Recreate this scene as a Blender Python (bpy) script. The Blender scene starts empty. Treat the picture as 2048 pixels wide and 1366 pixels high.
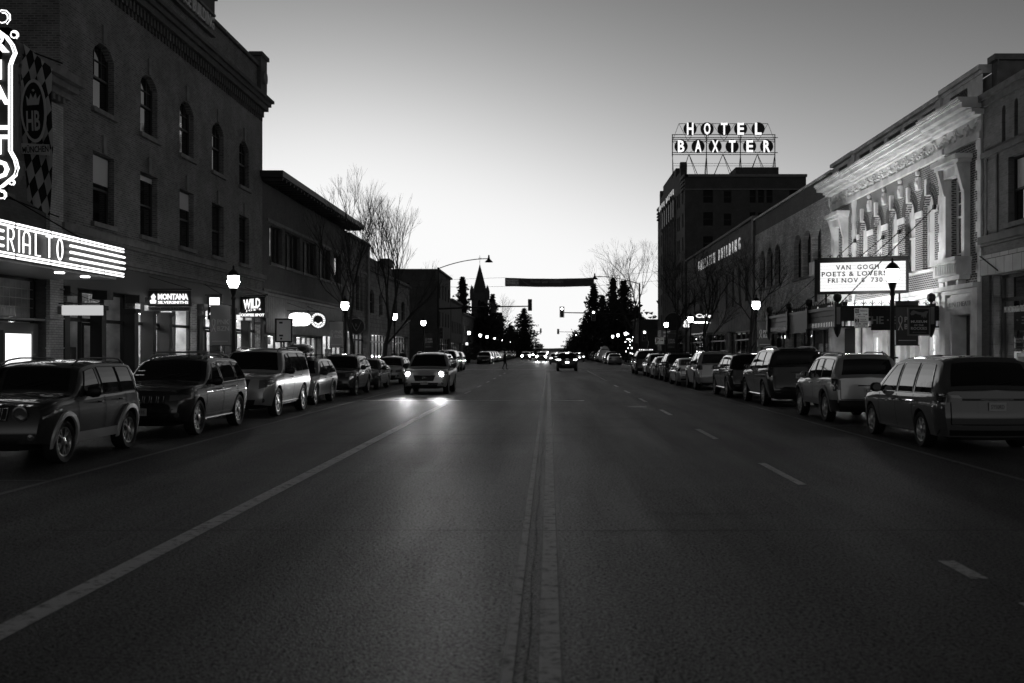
import bpy, math, random
from mathutils import Vector, Matrix
random.seed(7)
R_ = math.radians
sc = bpy.context.scene
col = sc.collection

# ---------------------------------------------------------------- camera
HZ = 1.85
cam_d = bpy.data.cameras.new("camera"); cam = bpy.data.objects.new("camera", cam_d); col.objects.link(cam)
cam.location = (0, 0, HZ); cam.rotation_euler = (R_(90), 0, 0)
cam_d.sensor_width = 36; cam_d.lens = 36.0
cam_d.shift_x = (1024-1098)/2048.0; cam_d.shift_y = (701-683)/2048.0
cam_d.clip_start = 0.1; cam_d.clip_end = 8000
cam_d.dof.use_dof = True; cam_d.dof.focus_distance = 32; cam_d.dof.aperture_fstop = 2.0
sc.camera = cam
# ---------------------------------------------------------------- world (dusk sky, black and white)
SKY_STR = 0.15; SKY_K = 4.3
w = bpy.data.worlds.new("World"); sc.world = w; w.use_nodes = True
nt = w.node_tree; nt.nodes.clear()
out = nt.nodes.new('ShaderNodeOutputWorld'); bg = nt.nodes.new('ShaderNodeBackground')
sky = nt.nodes.new('ShaderNodeTexSky'); sky.sky_type = 'NISHITA'; sky.sun_disc = False
sky.sun_elevation = R_(1.2); sky.sun_rotation = R_(-12.0); sky.altitude = 1400
sky.air_density = 1.0; sky.dust_density = 1.0; sky.ozone_density = 1.0
bw = nt.nodes.new('ShaderNodeRGBToBW')
nt.links.new(sky.outputs[0], bw.inputs[0])
gm = nt.nodes.new('ShaderNodeMath'); gm.operation = 'POWER'; gm.inputs[1].default_value = 1.28
nt.links.new(bw.outputs[0], gm.inputs[0])
def wm(op, a, b_=None):
    k = nt.nodes.new('ShaderNodeMath'); k.operation = op
    for i, q in enumerate((a, b_)):
        if q is None: continue
        if isinstance(q, (int, float)): k.inputs[i].default_value = q
        else: nt.links.new(q, k.inputs[i])
    return k.outputs[0]
lum = wm('POWER', wm('MULTIPLY', gm.outputs[0], .128), 1.8)            # film-like shoulder of the dusk glow
lum = wm('MULTIPLY', wm('SUBTRACT', 1.0, wm('EXPONENT', wm('MULTIPLY', lum, -SKY_K))), .97/SKY_STR)
nt.links.new(lum, bg.inputs['Color']); bg.inputs['Strength'].default_value = SKY_STR
nt.links.new(bg.outputs[0], out.inputs['Surface'])
# ---------------------------------------------------------------- weak last light of the sun
sd = bpy.data.lights.new("sun", 'SUN'); sun = bpy.data.objects.new("sun", sd); col.objects.link(sun)
sd.energy = 0.02; sd.angle = R_(15); sd.color = (1, 1, 1)
sun.rotation_euler = (R_(-88.0), 0, 0)     # shines from +Y (end of the street) towards the camera
sc.view_settings.view_transform = 'Standard'; sc.view_settings.look = 'None'
sc.view_settings.exposure = 0.0; sc.view_settings.gamma = 1.0; sc.view_settings.use_curve_mapping = False

# ================================================================ materials
MATS = {}
def mat(name, v=0.2, rough=0.6, metal=0.0, emit=0.0, ior=1.45, coat=0.0, spec=0.5, bump=None, var=None):
    if name in MATS: return MATS[name]
    m = bpy.data.materials.new(name); m.use_nodes = True
    n = m.node_tree; b = n.nodes['Principled BSDF']
    b.inputs['Base Color'].default_value = (v, v, v, 1); b.inputs['Roughness'].default_value = rough
    b.inputs['Metallic'].default_value = metal; b.inputs['IOR'].default_value = ior
    b.inputs['Coat Weight'].default_value = coat; b.inputs['Coat Roughness'].default_value = 0.03
    b.inputs['Specular IOR Level'].default_value = spec
    if emit:
        b.inputs['Emission Color'].default_value = (1, 1, 1, 1); b.inputs['Emission Strength'].default_value = emit
    geo = None
    if var or bump:
        geo = n.nodes.new('ShaderNodeNewGeometry')
    if var:                                   # (scale, amount) mottling of the paint or stone
        t = n.nodes.new('ShaderNodeTexNoise'); t.inputs['Scale'].default_value = var[0]; t.inputs['Detail'].default_value = 6
        n.links.new(geo.outputs['Position'], t.inputs['Vector'])
        r = n.nodes.new('ShaderNodeMapRange'); r.inputs['From Min'].default_value = .3; r.inputs['From Max'].default_value = .7
        r.inputs['To Min'].default_value = v*(1-var[1]); r.inputs['To Max'].default_value = v*(1+var[1])
        n.links.new(t.outputs['Fac'], r.inputs['Value']); n.links.new(r.outputs[0], b.inputs['Base Color'])
    if bump:
        t = n.nodes.new('ShaderNodeTexNoise'); t.inputs['Scale'].default_value = bump[0]; t.inputs['Detail'].default_value = 5
        n.links.new(geo.outputs['Position'], t.inputs['Vector'])
        bp = n.nodes.new('ShaderNodeBump'); bp.inputs['Strength'].default_value = bump[1]; bp.inputs['Distance'].default_value = bump[2]
        n.links.new(t.outputs['Fac'], bp.inputs['Height']); n.links.new(bp.outputs[0], b.inputs['Normal'])
    MATS[name] = m; return m

def brick(name, c1, c2, mortar, bw_=.22, rh=.075, ms=.010, soft=.1, stain=.3, rough=.85, bs=.5):
    m = bpy.data.materials.new(name); m.use_nodes = True; n = m.node_tree; b = n.nodes['Principled BSDF']
    geo = n.nodes.new('ShaderNodeNewGeometry'); sp = n.nodes.new('ShaderNodeSeparateXYZ'); n.links.new(geo.outputs['Position'], sp.inputs[0])
    ad = n.nodes.new('ShaderNodeMath'); ad.operation = 'ADD'; n.links.new(sp.outputs[0], ad.inputs[0]); n.links.new(sp.outputs[1], ad.inputs[1])
    cb = n.nodes.new('ShaderNodeCombineXYZ'); n.links.new(ad.outputs[0], cb.inputs[0]); n.links.new(sp.outputs[2], cb.inputs[1])
    t = n.nodes.new('ShaderNodeTexBrick'); n.links.new(cb.outputs[0], t.inputs['Vector'])
    t.inputs['Color1'].default_value = (c1, c1, c1, 1); t.inputs['Color2'].default_value = (c2, c2, c2, 1)
    t.inputs['Mortar'].default_value = (mortar,)*3+(1,); t.inputs['Scale'].default_value = 1
    t.inputs['Mortar Size'].default_value = ms; t.inputs['Mortar Smooth'].default_value = soft; t.inputs['Bias'].default_value = 0
    t.inputs['Brick Width'].default_value = bw_; t.inputs['Row Height'].default_value = rh
    ns = n.nodes.new('ShaderNodeTexNoise'); ns.inputs['Scale'].default_value = .7; ns.inputs['Detail'].default_value = 8
    ns.inputs['Roughness'].default_value = .7
    n.links.new(geo.outputs['Position'], ns.inputs['Vector'])
    mr = n.nodes.new('ShaderNodeMapRange'); mr.inputs['From Min'].default_value = .3; mr.inputs['From Max'].default_value = .7
    mr.inputs['To Min'].default_value = 1-stain; mr.inputs['To Max'].default_value = 1+stain
    n.links.new(ns.outputs['Fac'], mr.inputs['Value'])
    mx = n.nodes.new('ShaderNodeMixRGB'); mx.blend_type = 'MULTIPLY'; mx.inputs[0].default_value = 1
    n.links.new(t.outputs['Color'], mx.inputs[1]); n.links.new(mr.outputs[0], mx.inputs[2]); n.links.new(mx.outputs[0], b.inputs['Base Color'])
    bp = n.nodes.new('ShaderNodeBump'); bp.inputs['Strength'].default_value = bs; bp.inputs['Distance'].default_value = .01
    iv = n.nodes.new('ShaderNodeMath'); iv.operation = 'SUBTRACT'; iv.inputs[0].default_value = 1
    n.links.new(t.outputs['Fac'], iv.inputs[1]); n.links.new(iv.outputs[0], bp.inputs['Height']); n.links.new(bp.outputs[0], b.inputs['Normal'])
    b.inputs['Roughness'].default_value = rough
    MATS[name] = m; return m

def glass_mat(name, tint=0.9, fres=1.5):
    m = bpy.data.materials.new(name); m.use_nodes = True; n = m.node_tree; n.nodes.clear()
    o = n.nodes.new('ShaderNodeOutputMaterial'); mx = n.nodes.new('ShaderNodeMixShader'); f = n.nodes.new('ShaderNodeFresnel')
    tr = n.nodes.new('ShaderNodeBsdfTransparent'); gl = n.nodes.new('ShaderNodeBsdfGlossy')
    f.inputs['IOR'].default_value = fres; tr.inputs[0].default_value = (tint,)*3+(1,); gl.inputs['Roughness'].default_value = .02
    n.links.new(f.outputs[0], mx.inputs[0]); n.links.new(tr.outputs[0], mx.inputs[1]); n.links.new(gl.outputs[0], mx.inputs[2])
    n.links.new(mx.outputs[0], o.inputs[0]); MATS[name] = m; return m

def emis(name, s, tex=None):
    m = bpy.data.materials.new(name); m.use_nodes = True; n = m.node_tree; n.nodes.clear()
    o = n.nodes.new('ShaderNodeOutputMaterial'); e = n.nodes.new('ShaderNodeEmission'); e.inputs[1].default_value = s
    e.inputs[0].default_value = (1, 1, 1, 1)
    if tex:
        geo = n.nodes.new('ShaderNodeNewGeometry'); t = n.nodes.new('ShaderNodeTexNoise'); t.inputs['Scale'].default_value = tex
        n.links.new(geo.outputs['Position'], t.inputs['Vector'])
        r = n.nodes.new('ShaderNodeMapRange'); r.inputs['From Min'].default_value = .35; r.inputs['From Max'].default_value = .65
        r.inputs['To Min'].default_value = .35; r.inputs['To Max'].default_value = 1.0
        n.links.new(t.outputs['Fac'], r.inputs['Value']); n.links.new(r.outputs[0], e.inputs[0])
    n.links.new(e.outputs[0], o.inputs[0]); MATS[name] = m; return m

def asphalt():
    m = bpy.data.materials.new('asphalt'); m.use_nodes = True; n = m.node_tree; b = n.nodes['Principled BSDF']
    geo = n.nodes.new('ShaderNodeNewGeometry')
    def noise(scale, vec=None, detail=4, rough=.6):
        t = n.nodes.new('ShaderNodeTexNoise'); t.inputs['Scale'].default_value = scale; t.inputs['Detail'].default_value = detail
        t.inputs['Roughness'].default_value = rough
        n.links.new(vec or geo.outputs['Position'], t.inputs['Vector']); return t.outputs['Fac']
    def mrange(x, a, b_, c, d):
        r = n.nodes.new('ShaderNodeMapRange'); r.inputs['From Min'].default_value = a; r.inputs['From Max'].default_value = b_
        r.inputs['To Min'].default_value = c; r.inputs['To Max'].default_value = d; n.links.new(x, r.inputs['Value']); return r.outputs[0]
    def mul(a, b_):
        k = n.nodes.new('ShaderNodeMath'); k.operation = 'MULTIPLY'; n.links.new(a, k.inputs[0]); n.links.new(b_, k.inputs[1]); return k.outputs[0]
    mp = n.nodes.new('ShaderNodeMapping'); mp.inputs['Scale'].default_value = (1, .06, 1); n.links.new(geo.outputs['Position'], mp.inputs['Vector'])
    fine = mul(mrange(noise(60, detail=2, rough=.8), .35, .72, .35, 1.9), mrange(noise(22, detail=3, rough=.8), .34, .66, .45, 1.6))
    lane = mrange(noise(1.1, mp.outputs[0], 3), .3, .7, .6, 1.4)
    big = mrange(noise(.25, detail=6), .3, .7, .6, 1.35)
    c = mul(mul(fine, lane), big)
    k = n.nodes.new('ShaderNodeMath'); k.operation = 'MULTIPLY'; k.inputs[1].default_value = .040; n.links.new(c, k.inputs[0])
    n.links.new(k.outputs[0], b.inputs['Base Color'])
    n.links.new(mul(mrange(noise(34, detail=2, rough=.9), .40, .66, .0, 1.25), mrange(noise(5, detail=5, rough=.8), .3, .7, .6, 1.2)), b.inputs['Specular IOR Level'])
    n.links.new(mrange(noise(1.1, mp.outputs[0], 3), .3, .7, .60, .50), b.inputs['Roughness'])
    vo = n.nodes.new('ShaderNodeTexVoronoi'); vo.inputs['Scale'].default_value = 70; n.links.new(geo.outputs['Position'], vo.inputs['Vector'])
    bp = n.nodes.new('ShaderNodeBump'); bp.inputs['Strength'].default_value = .8; bp.inputs['Distance'].default_value = .008
    n.links.new(vo.outputs['Distance'], bp.inputs['Height'])
    bp2 = n.nodes.new('ShaderNodeBump'); bp2.inputs['Strength'].default_value = .35; bp2.inputs['Distance'].default_value = .03
    n.links.new(noise(1.6, detail=5), bp2.inputs['Height']); n.links.new(bp.outputs[0], bp2.inputs['Normal'])
    n.links.new(bp2.outputs[0], b.inputs['Normal'])
    MATS['asphalt'] = m
    m2 = m.copy(); m2.name = 'asphalt_patch'; [setattr(q.inputs[1], 'default_value', .030) for q in m2.node_tree.nodes if q.type == 'MATH' and q.operation == 'MULTIPLY' and abs(q.inputs[1].default_value-.040) < 1e-6]
    MATS['asphalt_patch'] = m2; return m

def worn_paint(name, v, keep, sy=2.0):
    """road paint with bare asphalt showing through worn spots"""
    m = bpy.data.materials.new(name); m.use_nodes = True; n = m.node_tree; b = n.nodes['Principled BSDF']
    geo = n.nodes.new('ShaderNodeNewGeometry'); t = n.nodes.new('ShaderNodeTexNoise')
    mp = n.nodes.new('ShaderNodeMapping'); mp.inputs['Scale'].default_value = (.6, 1, 1); n.links.new(geo.outputs['Position'], mp.inputs['Vector'])
    t.inputs['Scale'].default_value = 9; t.inputs['Detail'].default_value = 5; t.inputs['Roughness'].default_value = .85
    n.links.new(mp.outputs[0], t.inputs['Vector'])
    r = n.nodes.new('ShaderNodeMapRange'); r.inputs['From Min'].default_value = keep-.06; r.inputs['From Max'].default_value = keep+.06
    r.inputs['To Min'].default_value = .045; r.inputs['To Max'].default_value = v
    n.links.new(t.outputs['Fac'], r.inputs['Value']); n.links.new(r.outputs[0], b.inputs['Base Color']); b.inputs['Roughness'].default_value = .6
    MATS[name] = m; return m

asphalt()
worn_paint('paint_edge', .70, .43); worn_paint('paint_centre', .66, .445); worn_paint('paint_dash', .6, .44); worn_paint('paint_bay', .15, .42)
mat('tar', .018, .85); mat('concrete', .22, .8, var=(1.5, .3), bump=(30, .3, .01)); mat('kerb_stone', .26, .75, var=(3, .3))
mat('ground', .05, .9, var=(.1, .4))
brick('brick_wallace', .17, .08, .22, ms=.014, stain=.45); brick('brick_dark', .10, .07, .09); brick('brick_rialto', .12, .085, .10)
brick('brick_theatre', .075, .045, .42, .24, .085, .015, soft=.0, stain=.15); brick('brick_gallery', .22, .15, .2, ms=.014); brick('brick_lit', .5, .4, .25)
brick('brick_rough', .70, .34, .42, .30, .10, .02, stain=.5, bs=1); brick('brick_pale', .25, .20, .2, stain=.5)
brick('stone_block', .20, .15, .09, .7, .35, .02, stain=.5, bs=1); brick('tile_terracotta', .62, .52, .10, .62, .62, .012, stain=.2)
brick('brick_hotel', .085, .065, .07, stain=.25)
mat('stone_trim', .19, .8, var=(3, .25)); mat('stone_white', .74, .75, var=(1.3, .28), bump=(9, .4, .02)); mat('stone_band', .17, .8, var=(2, .25))
mat('dark_wood', .035, .55); mat('black_metal', .012, .4, .3); mat('dark_metal', .03, .45, .5); mat('grey_metal', .25, .4, .7)
mat('frame_dark', .03, .5); mat('frame_light', .45, .5); mat('roof_tar', .05, .9); mat('siding', .16, .6, var=(4, .2))
mat('white_paint', .8, .5); mat('offwhite', .6, .6); mat('stucco', .13, .9, var=(2, .3)); mat('tile_roof', .06, .8)
mat('bark', .04, .9, bump=(25, .5, .02)); mat('spruce_needles', .035, .8, var=(3, .5)); mat('leaf_dark', .03, .8)
mat('pane_dark', .006, .03, ior=2.3); mat('pane_dim', .010, .5, ior=1.3); mat('pane_far', .006, .4, ior=1.2); mat('pane_curtain', .8, .12, ior=1.5, coat=.4)
glass_mat('shop_glass', .88, 1.45)
mat('interior_wall', .55, .8, var=(2, .4)); mat('interior_dark', .06, .7)
emis('neon', 2.2); emis('lamp_glow', 14.0); emis('sign_white', 1.6); emis('sign_soft', .55); emis('letters_lit', 1.25); emis('glow_faint', .14)
emis('red_lens', 9.0); emis('headlamp_glow', 55.0); emis('tail_glow', 7.0); emis('shop_light', 13.0); emis('shop_dim', 1.4, 3.0)
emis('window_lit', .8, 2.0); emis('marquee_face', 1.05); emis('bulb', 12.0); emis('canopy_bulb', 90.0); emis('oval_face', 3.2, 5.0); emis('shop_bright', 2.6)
mat('banner_cloth', .085, .8); mat('banner_pale', .42, .8); mat('banner_print', .7, .8); mat('sign_dark', .02, .5); mat('sign_plate', .62, .5)
mat('sign_grey', .2, .5); mat('lens_off', .02, .2)
mat('rubber', .012, .75); mat('rim_metal', .5, .28, .9); mat('rim_dark', .08, .35, .7); mat('underbody', .006, .9)
mat('car_glass', .004, .02, ior=2.0); mat('chrome', .75, .12, 1.0); mat('trim_black', .010, .45); mat('lamp_clear', .13, .10, .4, coat=1.0)
mat('lamp_red', .03, .06, coat=1.0); mat('plate_white', .5, .5); mat('plate_ink', .05, .6); mat('seam', .003, .9); mat('flare_grey', .22, .5); mat('flare_silver', .5, .35, .3)
def paint(v, metal=.35):
    m = mat('car_paint_%03d' % int(v*1000), v, .30 if v > .15 else .5, metal if v > .15 else 0, coat=1.0, spec=.15)
    m.node_tree.nodes['Principled BSDF'].inputs['Coat IOR'].default_value = 1.62; m.node_tree.nodes['Principled BSDF'].inputs['Coat Roughness'].default_value = .015
    return m
mat('skin', .35, .6); mat('coat_dark', .02, .8); mat('trousers', .04, .85); mat('hair', .02, .6)

# ================================================================ mesh helpers
WL = {}
class MB:
    def __init__(s): s.v = []; s.f = []; s.m = []; s.cur = 0
    def add(s, vs, fs):
        o = len(s.v); s.v += [tuple(p) for p in vs]
        for f in fs: s.f.append(tuple(i+o for i in f)); s.m.append(s.cur)
    def quad(s, a, b, c, d): s.add([a, b, c, d], [(0, 1, 2, 3)])
    def hexa(s, p):          # 8 points: bottom ring, top ring
        s.add(p, [(0, 3, 2, 1), (4, 5, 6, 7), (0, 1, 5, 4), (1, 2, 6, 5), (2, 3, 7, 6), (3, 0, 4, 7)])
    def box(s, x0, x1, y0, y1, z0, z1):
        s.hexa([(x0, y0, z0), (x1, y0, z0), (x1, y1, z0), (x0, y1, z0), (x0, y0, z1), (x1, y0, z1), (x1, y1, z1), (x0, y1, z1)])
    def tube(s, pts, r, n=6, r2=None, cap=True):
        pts = [Vector(p) for p in pts]; k = len(pts); vs = []; fs = []
        for i, p in enumerate(pts):
            t = (pts[min(i+1, k-1)]-pts[max(i-1, 0)])
            if t.length < 1e-9: t = Vector((0, 0, 1))
            t.normalize(); a = Vector((0, 0, 1)) if abs(t.z) < .9 else Vector((1, 0, 0))
            u = t.cross(a).normalized(); w_ = t.cross(u)
            rr = r if r2 is None else r+(r2-r)*i/max(k-1, 1)
            for j in range(n):
                an = 2*math.pi*j/n; vs.append(p+(u*math.cos(an)+w_*math.sin(an))*rr)
        for i in range(k-1):
            for j in range(n): fs.append((i*n+j, i*n+(j+1) % n, (i+1)*n+(j+1) % n, (i+1)*n+j))
        if cap: fs.append(tuple(range(n))[::-1]); fs.append(tuple((k-1)*n+j for j in range(n)))
        s.add(vs, fs)
    def lathe(s, prof, c, n=12, axis='z', cap=True):
        vs = []; fs = []
        for r, z in prof:
            for j in range(n):
                a = 2*math.pi*j/n; p = (r*math.cos(a), r*math.sin(a), z)
                if axis == 'x': p = (z, r*math.cos(a), r*math.sin(a))
                if axis == 'y': p = (r*math.cos(a), z, r*math.sin(a))
                vs.append((p[0]+c[0], p[1]+c[1], p[2]+c[2]))
        for i in range(len(prof)-1):
            for j in range(n): fs.append((i*n+j, i*n+(j+1) % n, (i+1)*n+(j+1) % n, (i+1)*n+j))
        if cap: fs.append(tuple(range(n))[::-1]); fs.append(tuple((len(prof)-1)*n+j for j in range(n)))
        s.add(vs, fs)
    def prism(s, poly, P, d0, d1):        # polygon (u,v) between depths d0,d1 of frame P
        k = len(poly); vs = [P(u, v, d0) for u, v in poly]+[P(u, v, d1) for u, v in poly]
        s.add(vs, [tuple(range(k))[::-1], tuple(range(k, 2*k))]+[(i, (i+1) % k, k+(i+1) % k, k+i) for i in range(k)])
    def fbox(s, P, u0, u1, v0, v1, d0, d1):
        s.hexa([P(u0, v0, d0), P(u1, v0, d0), P(u1, v0, d1), P(u0, v0, d1), P(u0, v1, d0), P(u1, v1, d0), P(u1, v1, d1), P(u0, v1, d1)])
    def ring(s, P, u0, u1, v0, v1, t, d0, d1):
        s.fbox(P, u0, u0+t, v0, v1, d0, d1); s.fbox(P, u1-t, u1, v0, v1, d0, d1)
        s.fbox(P, u0+t, u1-t, v0, v0+t, d0, d1); s.fbox(P, u0+t, u1-t, v1-t, v1, d0, d1)
    def build(s, name, mats, parent=None, smooth=False, local=False):
        if not isinstance(mats, (list, tuple)): mats = [mats]
        me = bpy.data.meshes.new(name)
        o0 = Vector((0, 0, 0)) if (parent is None or local) else WL[parent.name]
        me.from_pydata([tuple(Vector(p)-o0) for p in s.v], [], s.f)
        for m in mats: me.materials.append(MATS[m] if isinstance(m, str) else m)
        if len(mats) > 1: me.polygons.foreach_set('material_index', s.m)
        if smooth:
            me.polygons.foreach_set('use_smooth', [True]*len(me.polygons))
            me.set_sharp_from_angle(angle=R_(38 if smooth is True else smooth))
        me.update()
        o = bpy.data.objects.new(name, me); col.objects.link(o)
        if parent is not None: o.parent = parent; WL[o.name] = WL[parent.name]
        else: WL[o.name] = Vector((0, 0, 0))
        return o
def tag(o, label=None, cat=None, group=None, kind=None):
    if label: o['label'] = label
    if cat: o['category'] = cat
    if group: o['group'] = group
    if kind: o['kind'] = kind
    return o
def thing(name, label, cat, loc=(0, 0, 0), group=None, local=False):
    o = bpy.data.objects.new(name, None); col.objects.link(o); o.location = loc; o.empty_display_size = .3
    WL[o.name] = Vector((0, 0, 0)) if local else Vector(loc)
    return tag(o, label, cat, group)
def copy_tree(o, parent=None):
    c = o.copy(); col.objects.link(c); c.parent = parent
    for ch in list(o.children): copy_tree(ch, c)
    return c
def dup(root, loc, rz=None, label=None, group=None):
    c = copy_tree(root); c.location = loc
    if rz is not None: c.rotation_euler.z = rz
    if label: c['label'] = label
    if group: c['group'] = group
    return c
# frames: P(u, v, d) with d pointing out of the wall
def PL(X): return lambda u, v, d=0: (X+d, u, v)        # left row, faces +X
def PR(X): return lambda u, v, d=0: (X-d, u, v)        # right row, faces -X
def PF(Y): return lambda u, v, d=0: (u, Y-d, v)        # faces the camera (-Y)

def letters(name, s, P, u0, u1, v0, v1, d, thick, mt, parent, flip=False, bold=.0, neon=0, spacing=1.0, keep=False):
    """lettering fitted into the rectangle u0..u1 x v0..v1 of frame P; flip: reading direction is -u"""
    cu = bpy.data.curves.new(name, 'FONT'); cu.body = s; cu.resolution_u = 2; cu.space_character = spacing
    cu.align_x = 'CENTER'
    if neon: cu.fill_mode = 'NONE'; cu.bevel_depth = neon; cu.bevel_resolution = 1
    else: cu.offset = bold; cu.extrude = .5
    ob = bpy.data.objects.new(name, cu); me0 = ob.to_mesh()
    vs = [v.co.copy() for v in me0.vertices]; fs = [tuple(p.vertices) for p in me0.polygons]
    ob.to_mesh_clear(); bpy.data.objects.remove(ob); bpy.data.curves.remove(cu)
    if not vs: return None
    xa = min(v.x for v in vs); xb = max(v.x for v in vs); ya = min(v.y for v in vs); yb = max(v.y for v in vs)
    za = min(v.z for v in vs); zb = max(v.z for v in vs); mb = MB(); o = []
    for v in vs:
        a = (v.x-xa)/(xb-xa); b = (v.y-ya)/(yb-ya)
        u = (u1-(u1-u0)*a) if flip else (u0+(u1-u0)*a)
        o.append(P(u, v0+(v1-v0)*b, d+thick*(v.z-za)/max(zb-za, 1e-6)))
    mb.add(o, fs); return mb.build(name, mt, parent)

# ---------------------------------------------------------------- walls with real openings
def wall(mb, P, u0, u1, v0, v1, ops, depth=.3):
    us = sorted({u0, u1} | {o[0] for o in ops} | {o[1] for o in ops}); vs = sorted({v0, v1} | {o[2] for o in ops} | {o[3] for o in ops})
    for a, b in zip(us, us[1:]):
        for c, d in zip(vs, vs[1:]):
            mu, mv = (a+b)/2, (c+d)/2
            if any(o[0] < mu < o[1] and o[2] < mv < o[3] for o in ops): continue
            mb.quad(P(a, c, 0), P(b, c, 0), P(b, d, 0), P(a, d, 0))
    for o in ops:
        a, b, c, d = o[:4]; rise = o[4] if len(o) > 4 else 0
        sp = d-rise
        mb.quad(P(a, c, 0), P(a, sp, 0), P(a, sp, -depth), P(a, c, -depth)); mb.quad(P(b, c, 0), P(b, sp, 0), P(b, sp, -depth), P(b, c, -depth))
        mb.quad(P(a, c, 0), P(b, c, 0), P(b, c, -depth), P(a, c, -depth))
        if rise:
            n = 10; cx = (a+b)/2; hw = (b-a)/2; Rr = (hw*hw+rise*rise)/(2*rise); cz = d-Rr; pts = []
            for i in range(n+1):
                x = a+(b-a)*i/n; pts.append((x, cz+math.sqrt(max(Rr*Rr-(x-cx)**2, 0))))
            for (x0, z0), (x1, z1) in zip(pts, pts[1:]):
                mb.quad(P(x0, z0, 0), P(x1, z1, 0), P(x1, d, 0), P(x0, d, 0)); mb.quad(P(x0, z0, 0), P(x1, z1, 0), P(x1, z1, -depth), P(x0, z0, -depth))
        else: mb.quad(P(a, d, 0), P(b, d, 0), P(b, d, -depth), P(a, d, -depth))
def window(P, root, o, depth=.22, fr='frame_dark', pane='pane_dark', mid=True, munt=(0, 0), sill=None, key=None, t=.06, cols=1):
    a, b, c, d = o[:4]; mb = MB(); d0, d1 = -depth-.05, -depth+.02
    mb.ring(P, a, b, c, d, t, d0, d1)
    if mid: mb.fbox(P, a+t, b-t, (c+d)/2-.035, (c+d)/2+.035, d0, d1+.02)
    for i in range(1, cols): mb.fbox(P, a+(b-a)*i/cols-.05, a+(b-a)*i/cols+.05, c+t, d-t, d0, d1+.025)
    if munt[0]:
        z0 = (c+d)/2+.035 if mid else c+t
        for i in range(1, munt[0]): u = a+(b-a)*i/munt[0]; mb.fbox(P, u-.014, u+.014, z0, d-t, d0+.02, d1-.005)
        for i in range(1, munt[1]): v = z0+(d-z0)*i/munt[1]; mb.fbox(P, a+t, b-t, v-.014, v+.014, d0+.02, d1-.009)
    f = mb.build('window', fr, root)
    mp = MB(); mp.fbox(P, a+.01, b-.01, c+.01, d-.01, d0+.003, d0+.018); mp.build('pane', pane, f)
    if sill: ms = MB(); ms.fbox(P, a-.15, b+.15, c-.16, c-.003, -.02, .12); ms.build('sill', sill, f)
    if key: ms = MB(); cx = (a+b)/2; ms.fbox(P, cx-.13, cx+.13, d+.02, d+key[1], -.02, .06); ms.build('keystone', key[0], f)
    return f
def shell(mb, X, Xb, y0, y1, z1, side_near=True, side_far=True):
    """near side wall, far side wall, back (street wall is made apart)"""
    if side_near: mb.quad((X, y0, 0), (Xb, y0, 0), (Xb, y0, z1), (X, y0, z1))
    if side_far: mb.quad((X, y1, 0), (Xb, y1, 0), (Xb, y1, z1), (X, y1, z1))
    mb.quad((Xb, y0, 0), (Xb, y1, 0), (Xb, y1, z1), (Xb, y0, z1))
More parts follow.
